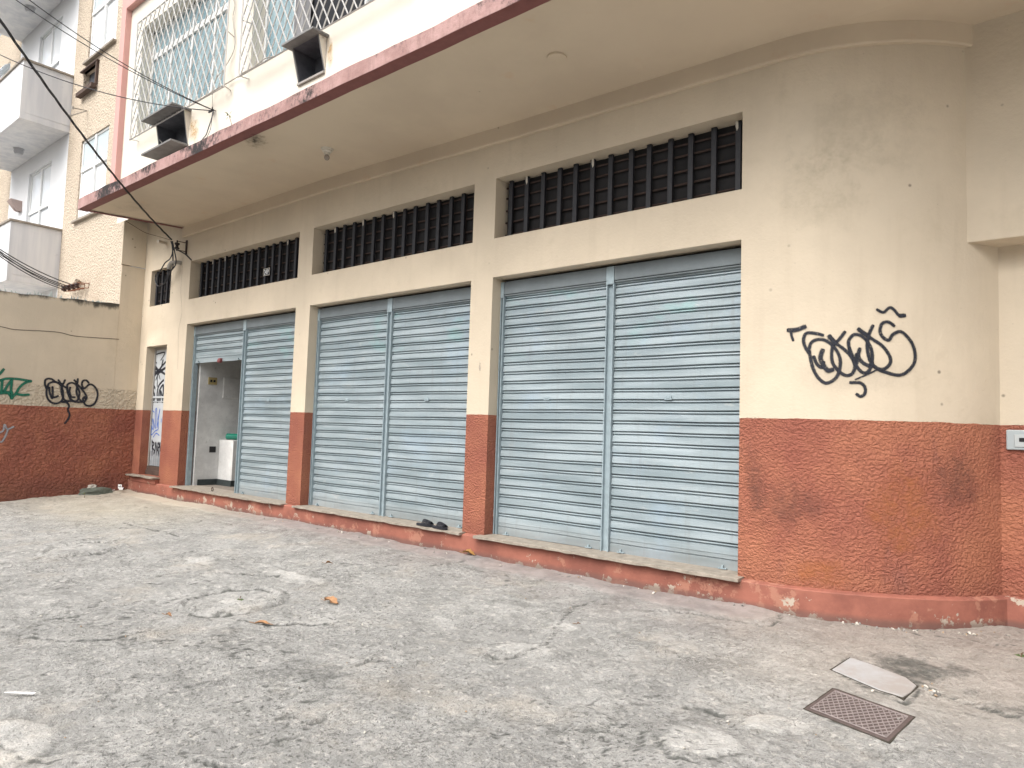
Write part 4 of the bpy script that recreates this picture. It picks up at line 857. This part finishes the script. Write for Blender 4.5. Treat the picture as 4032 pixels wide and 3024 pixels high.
mb = MB(); mb.face([(-26, YN+.16, 0), (X0-.05, YN+.16, 0), (X0-.05, YN+.16, 11.5), (-26, YN+.16, 11.5)]); mb.build('inner_wall', M['glass'], N)
# balconies: solid parapet boxes with a coping
yb = at(94, 228, x=xr).y; zlow = at(88, 467, x=xr).z; print('balcony y', yb, 'z', zb1, zlow)
for q in (-ST, 0, ST):
    z1_, z0_ = zb1+q, zlow+q
    mb = MB(); mb.box((xl_, yb, z0_), (xr, YN, z0_+.14)); mb.box((xl_, yb, z0_+.14), (xr, yb+.1, z1_-.04)); mb.box((xr-.1, yb+.1, z0_+.14), (xr, YN, z1_-.04)); mb.box((xl_, yb+.1, z0_+.14), (xl_+.1, YN, z1_-.04))
    o = mb.build('balcony', M['balcony'], N, bevel=.006); WL[o.name] = WL[N.name]
    mb = MB(); mb.box((xl_-.02, yb-.03, z1_-.04), (xr+.03, yb+.13, z1_)); mb.box((xr-.13, yb+.13, z1_-.04), (xr+.03, YN, z1_)); mb.build('coping', M['marble'], o, bevel=.003)
    cc = at(122*.6076, 965*.6076, z=zlow); cc = Vector((cc.x, min(cc.y, -.6), z0_)); mb = MB(); mb.lathe(cc, [(.001, -.14), (.07, -.13), (.10, -.07), (.09, -.02), (.11, -.015), (.11, 0)], 18); mb.build('balcony_lamp', simple('frosted_globe', (.45, .46, .48), .3), o, smooth=True)
# wall light on the balcony wall, wooden air conditioner slot, iron bracket
wlp = at(340/5.53, 600+1180/5.53, y=YN-.08); mb = MB()
for s_ in (0, .12): mb.hexa([wlp+Vector(v) for v in ((-.1+s_,-.16,.10),(.06+s_,-.16,.13),(.06+s_,.08,.12),(-.1+s_,.08,.10),(0+s_,-.02,-.12),(.08+s_,-.02,-.14),(.08+s_,.08,-.14),(0+s_,.08,-.12))])
mb.build('wall_light', simple('terracotta_shade', (.42, .33, .30), .6), N)
mb = MB(); a_, b_, c_, d_ = hAC; mb.box((a_-.02, YN-.12, c_-.08), (b_, YN-.02, c_)); mb.box((a_-.06, YN-.06, d_), (b_+.02, YN+.05, d_+.025)); mb.box((b_-.05, YN-.05, c_), (b_, YN+.1, d_)); acs = mb.build('air_conditioner_slot', M['wood'], N); WL[acs.name] = WL[N.name]
mb = MB(); mb.box((a_, YN+.11, c_), (b_, YN+.13, d_)); mb.build('slot_back', M['acdark'], acs)
br0, br1, br2 = at(470*.6076, 700*.6076, y=YN-.3), at(565*.6076, 717*.6076, y=YN), at(450*.6076, 752*.6076, y=YN-.35)
mb = MB(); mb.tube([br0, br1, br2], .012, 6); mb.lathe(br2, [(.03, -.03), (.035, 0), (.03, .03)], 10); mb.lathe(br0, [(.025, -.02), (.025, .03)], 10); mb.build('iron_bracket', M['pvc'], N)

# ================================================================== CABLES AND FITTINGS
def cable(name, A, Bp, sag, r, label, cat='cable', ext=.35, twist=0, group=None, mat=None, n=40):
    pts = []
    for i in range(n+1):
        t = -0+ (1+ext)*i/n; p = A.lerp(Bp, t) if t <= 1 else A+(Bp-A)*t; p = p-Vector((0, 0, sag*4*t*(1-t))); pts.append(p)
    mb = MB()
    if twist:
        for ph in (0, 2.1, 4.2):
            q = []
            for i in range(n*4+1):
                t = (1+ext)*i/(n*4); p = A+(Bp-A)*t-Vector((0, 0, sag*4*t*(1-t))); d = (Bp-A).normalized(); a = d.cross(Vector((0, 0, 1))).normalized(); b = d.cross(a)
                th = ph+t*(Bp-A).length*6.; q.append(p+a*(twist*math.cos(th))+b*(twist*math.sin(th)))
            mb.tube(q, r, 5)
    else: mb.tube(pts, r, 6)
    return tag(mb.build(name, mat or M['rubber'], origin=A, smooth=True), label=label, cat=cat, group=group)
z1f = lambda a, b: (a*.6076, b*.6076)
E0 = at(676, 944, y=-.16); cable('twisted_cable', E0, at(0, 79, y=-3.75), .12, .0065, 'thick twisted black service cable sagging to the corner insulator', twist=.0085, n=60, ext=.75)
An = at(842, 434, y=YU-.03)
cable('overhead_wire', An, at(*z1f(190, 0), y=-2.9), .10, .006, 'uppermost thin black wire reaching the ivory wall hook', group='wires to the ivory wall hook')
cable('overhead_wire', An+Vector((0, 0, -.004)), at(*z1f(90, -10), y=-2.9), .10, .006, 'middle thin black wire reaching the ivory wall hook', group='wires to the ivory wall hook')
cable('overhead_wire', An+Vector((0, 0, -.008)), at(*z1f(0, 355), y=-2.7), .16, .007, 'lowest black wire crossing the white balcony to the wall hook', group='wires to the ivory wall hook')
t = thing('wall_hook', An, 'small iron hook holding three wires on the ivory wall', 'hook'); mb = MB(); mb.tube([An+Vector((0, .03, 0)), An, An+Vector((-.02, -.02, .03)), An+Vector((.02, -.03, .03))], .008, 6); mb.build('hook', M['rust'], t); mb = MB(); mb.rod(An+Vector((-.13, -.01, 0)), An+Vector((-.02, -.01, .0)), .014, 8); mb.build('tape_splice', M['rubber'], t)
def free_wire(name, pts, r, label, mat=None, y=None, cat='cable', group=None):
    P = smoothline([at(a, b, y=c) for a, b, c in pts], 6); mb = MB(); mb.tube(P, r, 6); return tag(mb.build(name, mat or M['rubber'], origin=P[0], smooth=True), label=label, cat=cat, group=group)
free_wire('drop_wire', [(842, 436, YU-.04), (832, 470, YU-.10), (822, 500, YU-.2), (812, 530, -.95), (800, 545, -1.3), (790, 560, -1.42)], .008, 'dark wire bundle hanging from the wall hook to the canopy edge')
free_wire('drop_wire', [(836, 438, YU-.03), (836, 455, YU-.04), (833, 480, YU-.08), (828, 510, -.9), (815, 540, -1.35)], .004, 'thin dark wire beside the bundle under the wall hook')
free_wire('white_cable', [(912, -20, YU-.02), (925, 20, YU-.02), (917, 70, YU-.02), (925, 150, YU-.02), (920, 200, YU-.03), (895, 250, YU-.04), (870, 285, YU-.16), (852, 310, YU-.16), (838, 360, YU-.04), (836, 430, YU-.03)], .005, 'thin pale cable looping down the ivory wall between the two windows', M['pvc'])
free_wire('white_cable', [(760, 402, YU-.17), (790, 390, YU-.17), (830, 365, YU-.18), (870, 340, YU-.17), (885, 333, YU-.05), (940, 300, YU-.05), (960, 285, YU-.16), (1000, 265, YU-.17), (1045, 230, YU-.17), (1080, 222, YU-.16)], .007, 'pale cable tied along the bottom rail of the window grilles', M['pvc'])
free_wire('white_cable', [(622, 490, YU-.04), (620, 520, YU-.03), (626, 545, YU-.03), (638, 563, YU-.05)], .005, 'short grey wire beside the left air conditioner sleeve', M['pvc'])
free_wire('thin_wire', [(470, 855, -.42), (520, 885, -.35), (570, 915, -.2), (620, 930, -.08), (672, 945, -.12)], .004, 'thin brown wire from behind the canopy to the insulator', M['rust'])
# insulator on the facade corner
ic = at(697, 967, y=-.16); t = thing('insulator', ic, 'black spool insulator on an iron bracket at the canopy end', 'insulator')
mb = MB(); mb.lathe(ic-Vector((0, 0, .06)), [(.012, -.03), (.012, 0), (.04, 0), (.043, .02), (.026, .035), (.024, .065), (.04, .075), (.043, .1), (.03, .11), (.012, .11), (.012, .15)], 16); mb.build('spool', simple('black_glaze', (.03, .022, .022), .35), t, smooth=True)
mb = MB(); wz = ic.z; mb.tube([ic+Vector((0, 0, .075)), (ic.x+.02, -.01, wz+.075)], .007, 5); mb.tube([ic+Vector((0, 0, -.075)), (ic.x+.02, -.01, wz-.075)], .007, 5); mb.box((ic.x-.0, -.02, wz-.12), (ic.x+.04, -.002, wz+.12)); mb.build('bracket', M['rust'], t)
hang = [([(673,950,-.15),(680,975,-.14),(678,1000,-.12),(668,1020,-.10),(650,1035,-.09),(635,1060,-.08),(622,1085,-.07)], 'left strand of the wires hanging over the small barred window'),
        ([(676,950,-.15),(680,990,-.13),(681,1030,-.12),(680,1055,-.11),(668,1072,-.10),(655,1100,-.08),(640,1120,-.07),(622,1126,-.06),(612,1105,-.05),(614,1080,-.05)], 'long loop of black wire across the small barred window'),
        ([(679,950,-.15),(686,985,-.13),(693,1020,-.12),(690,1045,-.12),(675,1065,-.11),(664,1085,-.09),(655,1108,-.08),(640,1122,-.07)], 'right strand of the wires hanging over the small barred window'),
        ([(660,1090,-.09),(668,1075,-.09),(672,1060,-.10)], 'short blue grey tail wire under the pipe elbow'), ([(700,985,-.08),(728,1000,-.02),(753,1024,-.01)], 'black wire running from the insulator to the window corner')]
for p, l in hang: free_wire('hanging_wire', p, .0105, l, group='wires at the canopy end')
ec = at(687, 1040, y=-.07); t = thing('conduit_elbow', ec, 'grey plastic conduit elbow above the small barred window', 'pipe')
mb = MB(); mb.tube(smoothline([(ec.x+.10, .0, ec.z+.02), (ec.x+.07, -.08, ec.z+.02), (ec.x-.0, -.13, ec.z+.0), (ec.x-.05, -.14, ec.z-.09)], 5), .035, 12); mb.build('elbow', M['pvc'], t, smooth=True)
sp = at(652, 951, y=-.05); t = thing('pipe_stub', sp, 'short capped pale pipe stub left of the insulator', 'pipe')
mb = MB(); sa_ = at(654, 957, y=-.005); sb_ = at(622, 950, y=-.18); mb.rod(sa_, sb_, .026, 12, r2=.028); mb.lathe(sa_+Vector((0, .005, 0)), [(.036, 0), (.036, .02)], 12, ax=(0, -1, 0)); mb.build('stub', simple('pale_pipe', (.52, .46, .38), .6), t, smooth=True)
# rack of insulators and wires on the neighbour's wall
rk = at(300, 1128, y=YN-.1); t = thing('insulator_rack', rk, 'rusty insulator rack on the pebbledash wall above the boundary wall', 'insulator')
for i in range(4):
    c_ = at(252+i*17, 1136-i*4, y=YN-.16); mb = MB(); mb.lathe(c_, [(.012, -.05), (.045, -.045), (.05, -.02), (.03, -.01), (.03, .01), (.05, .02), (.045, .045), (.012, .05)], 12); mb.build('spool', simple('brown_glaze', (.06, .035, .03), .35), t, smooth=True)
    mb = MB(); mb.tube([c_+Vector((0, 0, -.055)), (c_.x+.16, YN-.01, c_.z-.04), (c_.x+.18, YN-.01, c_.z+.05), c_+Vector((0, 0, .055))], .01, 5); mb.build('clevis', simple('rust_orange', (.22, .10, .06), .8, var=.4), t)
mb = MB(); e0, e1, e2 = at(312, 1108, y=YN-.01), at(303, 1103, y=YN-.12), at(294, 1116, y=YN-.13); mb.tube([e0, e1, e2], .03, 10); mb.build('conduit_mouth', simple('tan_pipe', (.36, .29, .22), .6), t, smooth=True)
for i, (y0_, y1_, l) in enumerate(((982, 1119, 'topmost of the five wires crossing the lower balcony'), (990, 1126, 'second wire from the top crossing the lower balcony'), (995, 1133, 'middle wire of the five crossing the lower balcony'), (1002, 1130, 'fourth wire from the top crossing the lower balcony'), (1009, 1138, 'lowest of the five wires crossing the lower balcony'))):
    cable('rack_wire', at(246+(1119+20-y1_)*1.6, y1_, y=YN-.16), at(0, y0_, y=-1.9), .05+.012*(i % 3), .009, l, group='wires to the insulator rack', n=20)

# ================================================================== LOOSE THINGS
def gz(p):
    xs, ys, Z = GR['xs'], GR['ys'], GR['Z']
    if not (xs[0] < p.x < xs[-1] and ys[0] < p.y < ys[-1]): return Vector((p.x, p.y, SL*min(p.y, 0)))
    i = np.searchsorted(xs, p.x)-1; j = np.searchsorted(ys, p.y)-1
    return Vector((p.x, p.y, float(Z[j:j+2, i:i+2].mean())))
# cast iron hatch cover
cs = [(gat(*zs((3080, 2500, .3165), *p))) for p in ((640, 665), (1635, 1030), (1330, 1325), (275, 925))]
ctr = sum(cs, Vector())/4; t = thing('hatch_cover', ctr, 'rusty iron hatch cover with diamond tread, set in the pavement', 'hatch cover')
nrm = Vector((0, -SL, 1)).normalized(); up = nrm*.012
u = ((cs[1]-cs[0])+(cs[2]-cs[3]))/2; v = ((cs[3]-cs[0])+(cs[2]-cs[1]))/2; o_ = ctr-u/2-v/2
Q = lambda a, b, h=.003: o_+u*a+v*b+nrm*h
M['castiron'] = simple('cast_iron', (.10, .076, .071), .65, .4, var=.35, sc=18, bump=.4, bsc=60)
M['castrim'] = simple('worn_cast_iron', (.235, .20, .19), .5, .4, var=.2, sc=18)
mb = MB(); mb.hexa([Q(0, 0, -.02), Q(1, 0, -.02), Q(1, 1, -.02), Q(0, 1, -.02), Q(0, 0), Q(1, 0), Q(1, 1), Q(0, 1)]); mb.build('plate', M['castiron'], t, bevel=.003)
mb = MB()
def tread(a, b): mb.rod(Q(*a, .004), Q(*b, .004), .0032, 4)
e = .05; e2 = .075
for a, b in (((e, e2), (1-e, e2)), ((1-e, e2), (1-e, 1-e2)), ((1-e, 1-e2), (e, 1-e2)), ((e, 1-e2), (e, e2))): tread(a, b)
nu = 12; hgt = .6                   # diagonals in the unit square of the plate
for sg in (1, -1):
    for i in range(-8, 26):
        c0 = e+(1-2*e)*i/nu; 
        pa = [c0, e2]; pb = [c0+sg*.42, 1-e2]
        def cl(p, q):
            p = list(p)
            for lim, s_ in ((e, 1), (1-e, -1)):
                if (p[0]-lim)*s_ < 0: f = (lim-p[0])/(q[0]-p[0]); p = [lim, p[1]+(q[1]-p[1])*f]
            return p
        if (pa[0] < e and pb[0] < e) or (pa[0] > 1-e and pb[0] > 1-e): continue
        A_, B_ = cl(pa, pb), cl(pb, pa); tread(A_, B_)
mb.build('tread', M['castrim'], t)
M['soil'] = simple('packed_dirt', (.07, .062, .05), .95, .1, var=.5, sc=40, bump=.8, bsc=90)
mb = MB(); jj = lambda a, b: Q(a+random.uniform(-.006, .006), b+random.uniform(-.012, .012), .001)
edge = [(t_, -.03) for t_ in np.linspace(-.015, 1.015, 14)]+[(1.018, t_) for t_ in np.linspace(0, 1, 8)]+[(t_, 1.03) for t_ in np.linspace(1.015, -.015, 14)]+[(-.018, t_) for t_ in np.linspace(1, 0, 8)]
mb.prism([jj(*p) for p in edge], nrm*-.02); mb.build('dirt_joint', M['soil'], t)
# marble offcut lying beside it
sl_p = [(gat(*zs((3080, 2500, .3165), *p))) for p in ((850, 290), (1100, 370), (1540, 540), (1670, 640), (1600, 720), (1500, 780), (1200, 690), (620, 440))]
mb = MB(); mb.prism([p+Vector((0, 0, -.02)) for p in sl_p], (0, 0, .026)); k = NT('pale_marble', .5, .4); k.color(k.mix(k.ramp(k.noise(5, 6, .7), .35, .68), (.30, .28, .26), (.37, .38, .385))); k.bump(k.noise(20, 5), .25, .01)
tag(mb.build('stone_slab', k.m, origin=sl_p[0], bevel=.004), label='pale marble slab sunk in the pavement behind the iron hatch', cat='stone slab')
slab = bpy.data.objects['stone_slab']; cS = sum(sl_p, Vector())/len(sl_p); mb = MB(); mb.prism([cS+(p-cS)*random.uniform(1.035, 1.075)+Vector((0, 0, -.018)) for p in sl_p], (0, 0, .0195)); mb.build('dirt_joint', M['soil'], slab)
# dry leaves
def leaf(c, L, w, ang, colr, label, curl=.02, lobes=0):
    mb = MB(); c = gz(c)+Vector((0, 0, .012)); d = Vector((math.cos(ang), math.sin(ang), 0)); s = Vector((-d.y, d.x, 0)); n = 9; P = []
    for i in range(n+1):
        t = i/n; ww = w*math.sin(math.pi*t**.8)*(1+.25*math.sin(i*2.4)*(lobes)); h = curl*math.sin(t*5)+curl*.6
        P.append((c+d*(L*(t-.5))+s*ww+Vector((0, 0, h+curl*.9*random.random())), c+d*(L*(t-.5))+Vector((0, 0, h*.4)), c+d*(L*(t-.5))-s*ww+Vector((0, 0, h+curl*.8*random.random()))))
    for a, b in zip(P, P[1:]): mb.face([a[0], b[0], b[1], a[1]]); mb.face([a[1], b[1], b[2], a[2]])
    mb.rod(P[0][1], P[0][1]-d*.04+Vector((0, 0, .01)), .002, 4)
    return tag(mb.build('dry_leaf', colr, origin=c, smooth=True), label=label, cat='leaf', group='dry leaves on the pavement')
M['leafy'] = simple('ochre_leaf', (.34, .19, .06), .7, var=.25, sc=30); M['leafo'] = simple('orange_leaf', (.36, .20, .10), .7, var=.25, sc=30); M['leafb'] = simple('brown_leaf', (.26, .14, .07), .7, var=.25, sc=30)
leaf(gat(1848, 2187), .15, .045, .3, M['leafy'], 'ochre crumpled leaf at the foot of the pier between second and third shutter', .02, 1)
leaf(gat(1040, 2452), .13, .022, .7, M['leafo'], 'narrow orange leaf lying below the larger round cement patch', .01)
leaf(gat(1305, 2375), .14, .04, .2, M['leafo'], 'crumbled orange leaf with pale stalk right of the larger round patch', .02, 1)
leaf(gat(1298, 2220), .07, .02, 1.2, M['leafb'], 'small brown leaf in the middle distance below the second shutter', .012)
leaf(gat(2280, 2455), .03, .01, 1.2, M['leafb'], 'tiny brown leaf scrap near the third shutter', .006)
leaf(gat(665, 2435-2), .05, .015, .4, M['leafb'], 'small brown leaf below the left edge of the larger round patch', .012)
# white plastic strip
c_ = gz(gat(75, 2740)); a_ = gz(gat(15, 2738)); b_ = gz(gat(135, 2743)); mb = MB(); d = (b_-a_); s = Vector((-d.y, d.x, 0)).normalized()
P = [a_+Vector((0, 0, .012)), a_+d*.3-s*.006+Vector((0, 0, .014)), b_-s*.010+Vector((0, 0, .012)), b_+d*.03+Vector((0, 0, .012)), b_+s*.011+Vector((0, 0, .012)), a_+d*.3+s*.007+Vector((0, 0, .014))]
mb.prism(P, (0, 0, .004)); tag(mb.build('plastic_knife', simple('white_plastic', (.78, .78, .78), .35, var=.03), origin=a_), label='slim white plastic knife on the pavement at the left edge', cat='cutlery')
# slippers on the sill
def slipper(c, ang, label):
    c = Vector(c); t = thing('slipper', c, label, 'slipper', 'pair of slippers on the sill'); d = Vector((math.cos(ang), math.sin(ang), 0)); s = Vector((-d.y, d.x, 0))
    sole = simple('black_sole', (.022, .023, .03), .7); out = []
    for i in range(22):
        th = 2*math.pi*i/22; L = .125*math.cos(th); w = (.042+.006*math.cos(th))*math.sin(th); out.append(c+d*L+s*w)
    mb = MB(); mb.prism(out, (0, 0, .022)); mb.build('sole', sole, t, bevel=.004)
    mb = MB()                       # open lace upper: crossing straps over the toe half
    for j in range(9):
        for sg in (1, -1):
            P = []
            for i in range(9):
                u_ = i/8; x = -.01+.012*j+sg*(.05*(u_-.5)); x = max(-.015, min(.105, x)); hh = .052*math.sin(math.pi*u_)*(1-max(0, x-.02)*4.5); P.append(c+d*x+s*(.043*(1-2*u_)*(1-max(0, x-.05)*4))+Vector((0, 0, .02+max(0, hh))))
            mb.tube(P, .0032, 4)
    mb.build('lace_upper', sole, t)
    return t
q = at(1722, 2064, z=zp+.01); slipper((q.x, -.03, zp+.008), .05, 'left black lace slipper of the pair on the sill'); slipper((q.x+.26, -.055, zp+.008), -.1, 'right black lace slipper of the pair beside the pier')
# green bottle on the counter inside
q = at(926, 1719, y=1.0); bx_ = max(-11.6, min(cx-.14, q.x)); t = thing('bottle', (bx_, .8, ch), 'green plastic bottle lying on the counter in the open doorway', 'bottle')
mb = MB(); mb.lathe((bx_, .70, ch+.058), [(.0, 0), (.03, .003), (.052, .018), (.055, .05), (.053, .1), (.055, .2), (.05, .24), (.02, .30), (.014, .31), (.014, .33)], 18, ax=(.55, .83, 0)); mb.build('body', simple('green_pet', (.02, .22, .15), .15, .6), t, smooth=True)
# litter in the corner
def litter(name, pts, label, cat, mat, th=.01):
    P = [at(a, b, y=c) if c is not None else gz(gat(a, b))+Vector((0, 0, .01)) for a, b, c in pts]; mb = MB(); mb.prism(P, (.0, th*.3, th)); return tag(mb.build(name, mat, origin=P[0], bevel=.001), label=label, cat=cat)
fI = lambda x, y: (280+x*.1356, 1860+y*.1356)
paper = simple('white_paper', (.72, .72, .70), .8, var=.06)
litter('paper_card', [(*fI(1360, 470), -.34), (*fI(1470, 470), -.34), (*fI(1475, 355), -.31), (*fI(1362, 350), -.31)], 'small white printed card leaning in the wall corner', 'card', paper, .002)
cc = [at(*fI(x, y), y=-.345) for x, y in ((1375, 400), (1455, 400), (1455, 425), (1375, 425))]; 
card = bpy.data.objects['paper_card']; WL['paper_card'] = Vector(card.location)
mb = MB(); 
for x0, x1, y0, y1 in ((1375, 1405, 385, 400), (1420, 1450, 380, 398), (1372, 1455, 408, 424)): mb.face([at(*fI(a, b), y=-.345) for a, b in ((x0, y1), (x1, y1), (x1, y0), (x0, y0))])
mb.build('print', M['bars'], card)
litter('paper_scrap', [(*fI(1275, 500), None), (*fI(1330, 455), None), (*fI(1530, 490), None), (*fI(1490, 550), None), (*fI(1400, 540), None)], 'white folded paper at the foot of the wall corner', 'paper', paper, .03)
litter('paper_scrap', [(*fI(1115, 545), None), (*fI(1250, 505), None), (*fI(1300, 530), None), (*fI(1180, 575), None)], 'narrow white paper scrap left of the folded paper', 'paper', paper, .015)
litter('cardboard_scrap', [(*fI(1520, 490), None), (*fI(1650, 455), None), (*fI(1700, 480), None), (*fI(1560, 525), None)], 'brown cardboard scrap at the door step', 'cardboard', simple('cardboard', (.36, .27, .18), .8), .012)
litter('cardboard_scrap', [(*fI(930, 545), None), (*fI(1000, 510), None), (*fI(1110, 505), None), (*fI(1080, 550), None), (*fI(950, 560), None)], 'flat brown scrap between stone and papers', 'cardboard', simple('brown_card', (.26, .19, .16), .8), .02)
def rock(c, r, sc, mat, name, label, cat, group=None, seed=0):
    bm = bmesh.new(); bmesh.ops.create_icosphere(bm, subdivisions=3, radius=1)
    for v in bm.verts:
        n_ = noise.noise(v.co*1.6+Vector((seed, 0, 0)))*.35+noise.noise(v.co*4+Vector((0, seed, 0)))*.12; v.co = Vector((v.co.x*sc[0], v.co.y*sc[1], v.co.z*sc[2]))*(r*(1+n_))
    me = bpy.data.meshes.new(name); bm.to_mesh(me); bm.free(); me.materials.append(mat); o = bpy.data.objects.new(name, me); o.location = c; col.objects.link(o); return tag(o, label=label, cat=cat, group=group)
g0 = gz(gat(*fI(480, 560))); mossy = simple('mossy_cement', (.12, .135, .11), .9, var=.4, sc=20, bump=.6, bsc=40)
rock((X0+.12, g0.y, g0.z+.03), .12, (1.0, 2.3, .75), mossy, 'cement_lump', 'mossy grey cement lump against the boundary wall', 'rubble', seed=3)
rock((X0+.08, g0.y-.05, g0.z+.13), .055, (1, 1.4, .8), simple('pale_cement', (.4, .38, .33), .9, bump=.5), 'cement_lump', 'pale cement lump on top of the mossy one', 'rubble', seed=5)
# pebbles and chips strewn around
peb = [simple('pale_chip', (.55, .52, .46), .8), simple('grey_chip', (.25, .24, .22), .8), simple('tan_chip', (.40, .30, .20), .8)]
base = rock((0, 0, 0), .012, (1, 1.2, .6), peb[0], 'pebble', 'x', 'pebble', 'pebbles strewn on the pavement', 1); bases = [base]+[rock((0, 0, 0), .012, (1.2, .9, .5), peb[i % 3], 'pebble', 'x', 'pebble', 'pebbles strewn on the pavement', 7+i) for i in (1, 2, 3, 4)]
cnt = 0
def drop(px, py, s, kind):
    global cnt
    b = bases[cnt] if cnt < 5 else bases[random.randrange(5)].copy()
    if cnt >= 5: col.objects.link(b)
    p = gz(gat(px, py)); b.location = (p.x, p.y, p.z+.006); b.scale = (s, s, s); b.rotation_euler = (random.random(), random.random(), random.random()*6); b['label'] = kind; cnt += 1
LA = 'tiny stone chip lying loose on the open pavement'; LB = 'stone crumb in the gap beside the marble slab'; LC = 'stone chip fallen at the foot of the plinth near the rounded corner'; LD = 'cement crumb at the foot of the long plinth'
for i in range(70): drop(random.uniform(100, 3900), random.uniform(2350, 3000), random.uniform(.25, .6), LA)
for i in range(16):
    t_ = random.random(); drop(3620+85*t_+random.uniform(-8, 8), 2702+25*t_+random.uniform(-8, 8), random.uniform(.4, .9), LB)
for i in range(34): t_ = random.random(); drop(3300+680*t_, 2440+44*t_**.7+random.uniform(-3, 8), random.uniform(.35, .95), LC)
for i in range(26): t_ = random.random(); drop(900+2100*t_, 2010+388*t_+random.uniform(4, 14), random.uniform(.4, 1.0), LD)
for o in list(bpy.data.objects):
    if o.name.split('.')[0] == 'pebble':
        o['group'] = {LA: 'stone chips on the open pavement', LB: 'stone crumbs beside the marble slab', LC: 'chips at the rounded plinth', LD: 'crumbs along the plinth'}[o['label']]
# sprout on the canopy edge and weeds
def sprout(base, pts, leaves, label, name='sprout', r=.004):
    t = thing(name, base, label, 'plant'); g = simple('sprout_leaf', (.11, .16, .06), .6, var=.3, sc=20); mb = MB(); mb.tube(smoothline(pts, 5), r, 5); mb.build('stem', simple('sprout_stem', (.16, .11, .07), .8), t)
    for p, d in leaves:
        p, d = Vector(p), Vector(d); s = d.cross(Vector((0, 1, .3))).normalized()*d.length*.16; mb = MB(); q = Vector((0, 0, -.02)); mb.face([p, p+d*.4+s, p+d+q]); mb.face([p, p+d+q, p+d*.4-s]); mb.build('leaf', g, t)
    return t
b0 = at(915, 527, y=-1.5); tp = at(*z1f(1483, 745), y=-1.45)
sprout(b0, [b0, at(913, 495, y=-1.48), tp], [(tp, at(*z1f(1455, 715), y=-1.5)-tp), (tp, at(*z1f(1505, 710), y=-1.4)-tp), (at(*z1f(1480, 760), y=-1.46), at(*z1f(1462, 770), y=-1.5)-at(*z1f(1480, 760), y=-1.46)), (tp, at(*z1f(1465, 740), y=-1.5)-tp), (at(*z1f(1485, 750), y=-1.45), Vector((.06, 0, -.03)))], 'thin leafy sprout growing out of the pink canopy edge')
wd = gz(gat(*fI(380, 740))); sprout(wd, [wd, wd+Vector((0, 0, .05)), wd+Vector((.01, 0, .09))], [(wd+Vector((0, 0, .07)), Vector((.05, 0, .03))), (wd+Vector((0, 0, .07)), Vector((-.04, -.01, .02))), (wd+Vector((.05, 0, .03)), Vector((.04, 0, .03))), (wd+Vector((.03, 0, .0)), Vector((-.03, 0, .05)))], 'tiny green weed in the pavement near the boundary wall', 'weed')
wd = gz(gat(945, 2362)); sprout(wd, [wd, wd+Vector((0, 0, .02)), wd+Vector((.01, 0, .03))], [(wd, Vector((.04, 0, .02))), (wd, Vector((-.04, -.01, .02))), (wd, Vector((.02, .03, .02)))], 'small green weed inside the larger round cement patch', 'weed')
wd = gz(gat(4022, 2575)); sprout(wd, [wd, wd+Vector((0, 0, .02)), wd+Vector((.01, 0, .03))], [(wd, Vector((.05, 0, .03))), (wd, Vector((-.04, -.01, .03))), (wd, Vector((.02, .03, .03)))], 'small green weed at the right edge of the pavement', 'weed')

# ================================================================== unseen block added across the street to shut out low sky light
OB = thing('low_sky_blocker', (-5, -27, -.47), 'unseen plain block added across the street behind the viewer to block low sky light', 'building')
mb = MB(); ho = [(-43+i*3.4, -41.4+i*3.4, .8+f*3.1, 2.3+f*3.1) for i in range(22) for f in range(2)]
holes_wall(mb, -45, 34, -.48, 7.6, 0, ho, -.2)
for i in range(len(mb.v)): x, y, z = mb.v[i]; mb.v[i] = (x, -27+y, z)
mb.box((-45, -31, -.48), (34, -27.21, 7.5)); mb.build('wall', simple('tan_render', (.30, .28, .25), .9), OB)
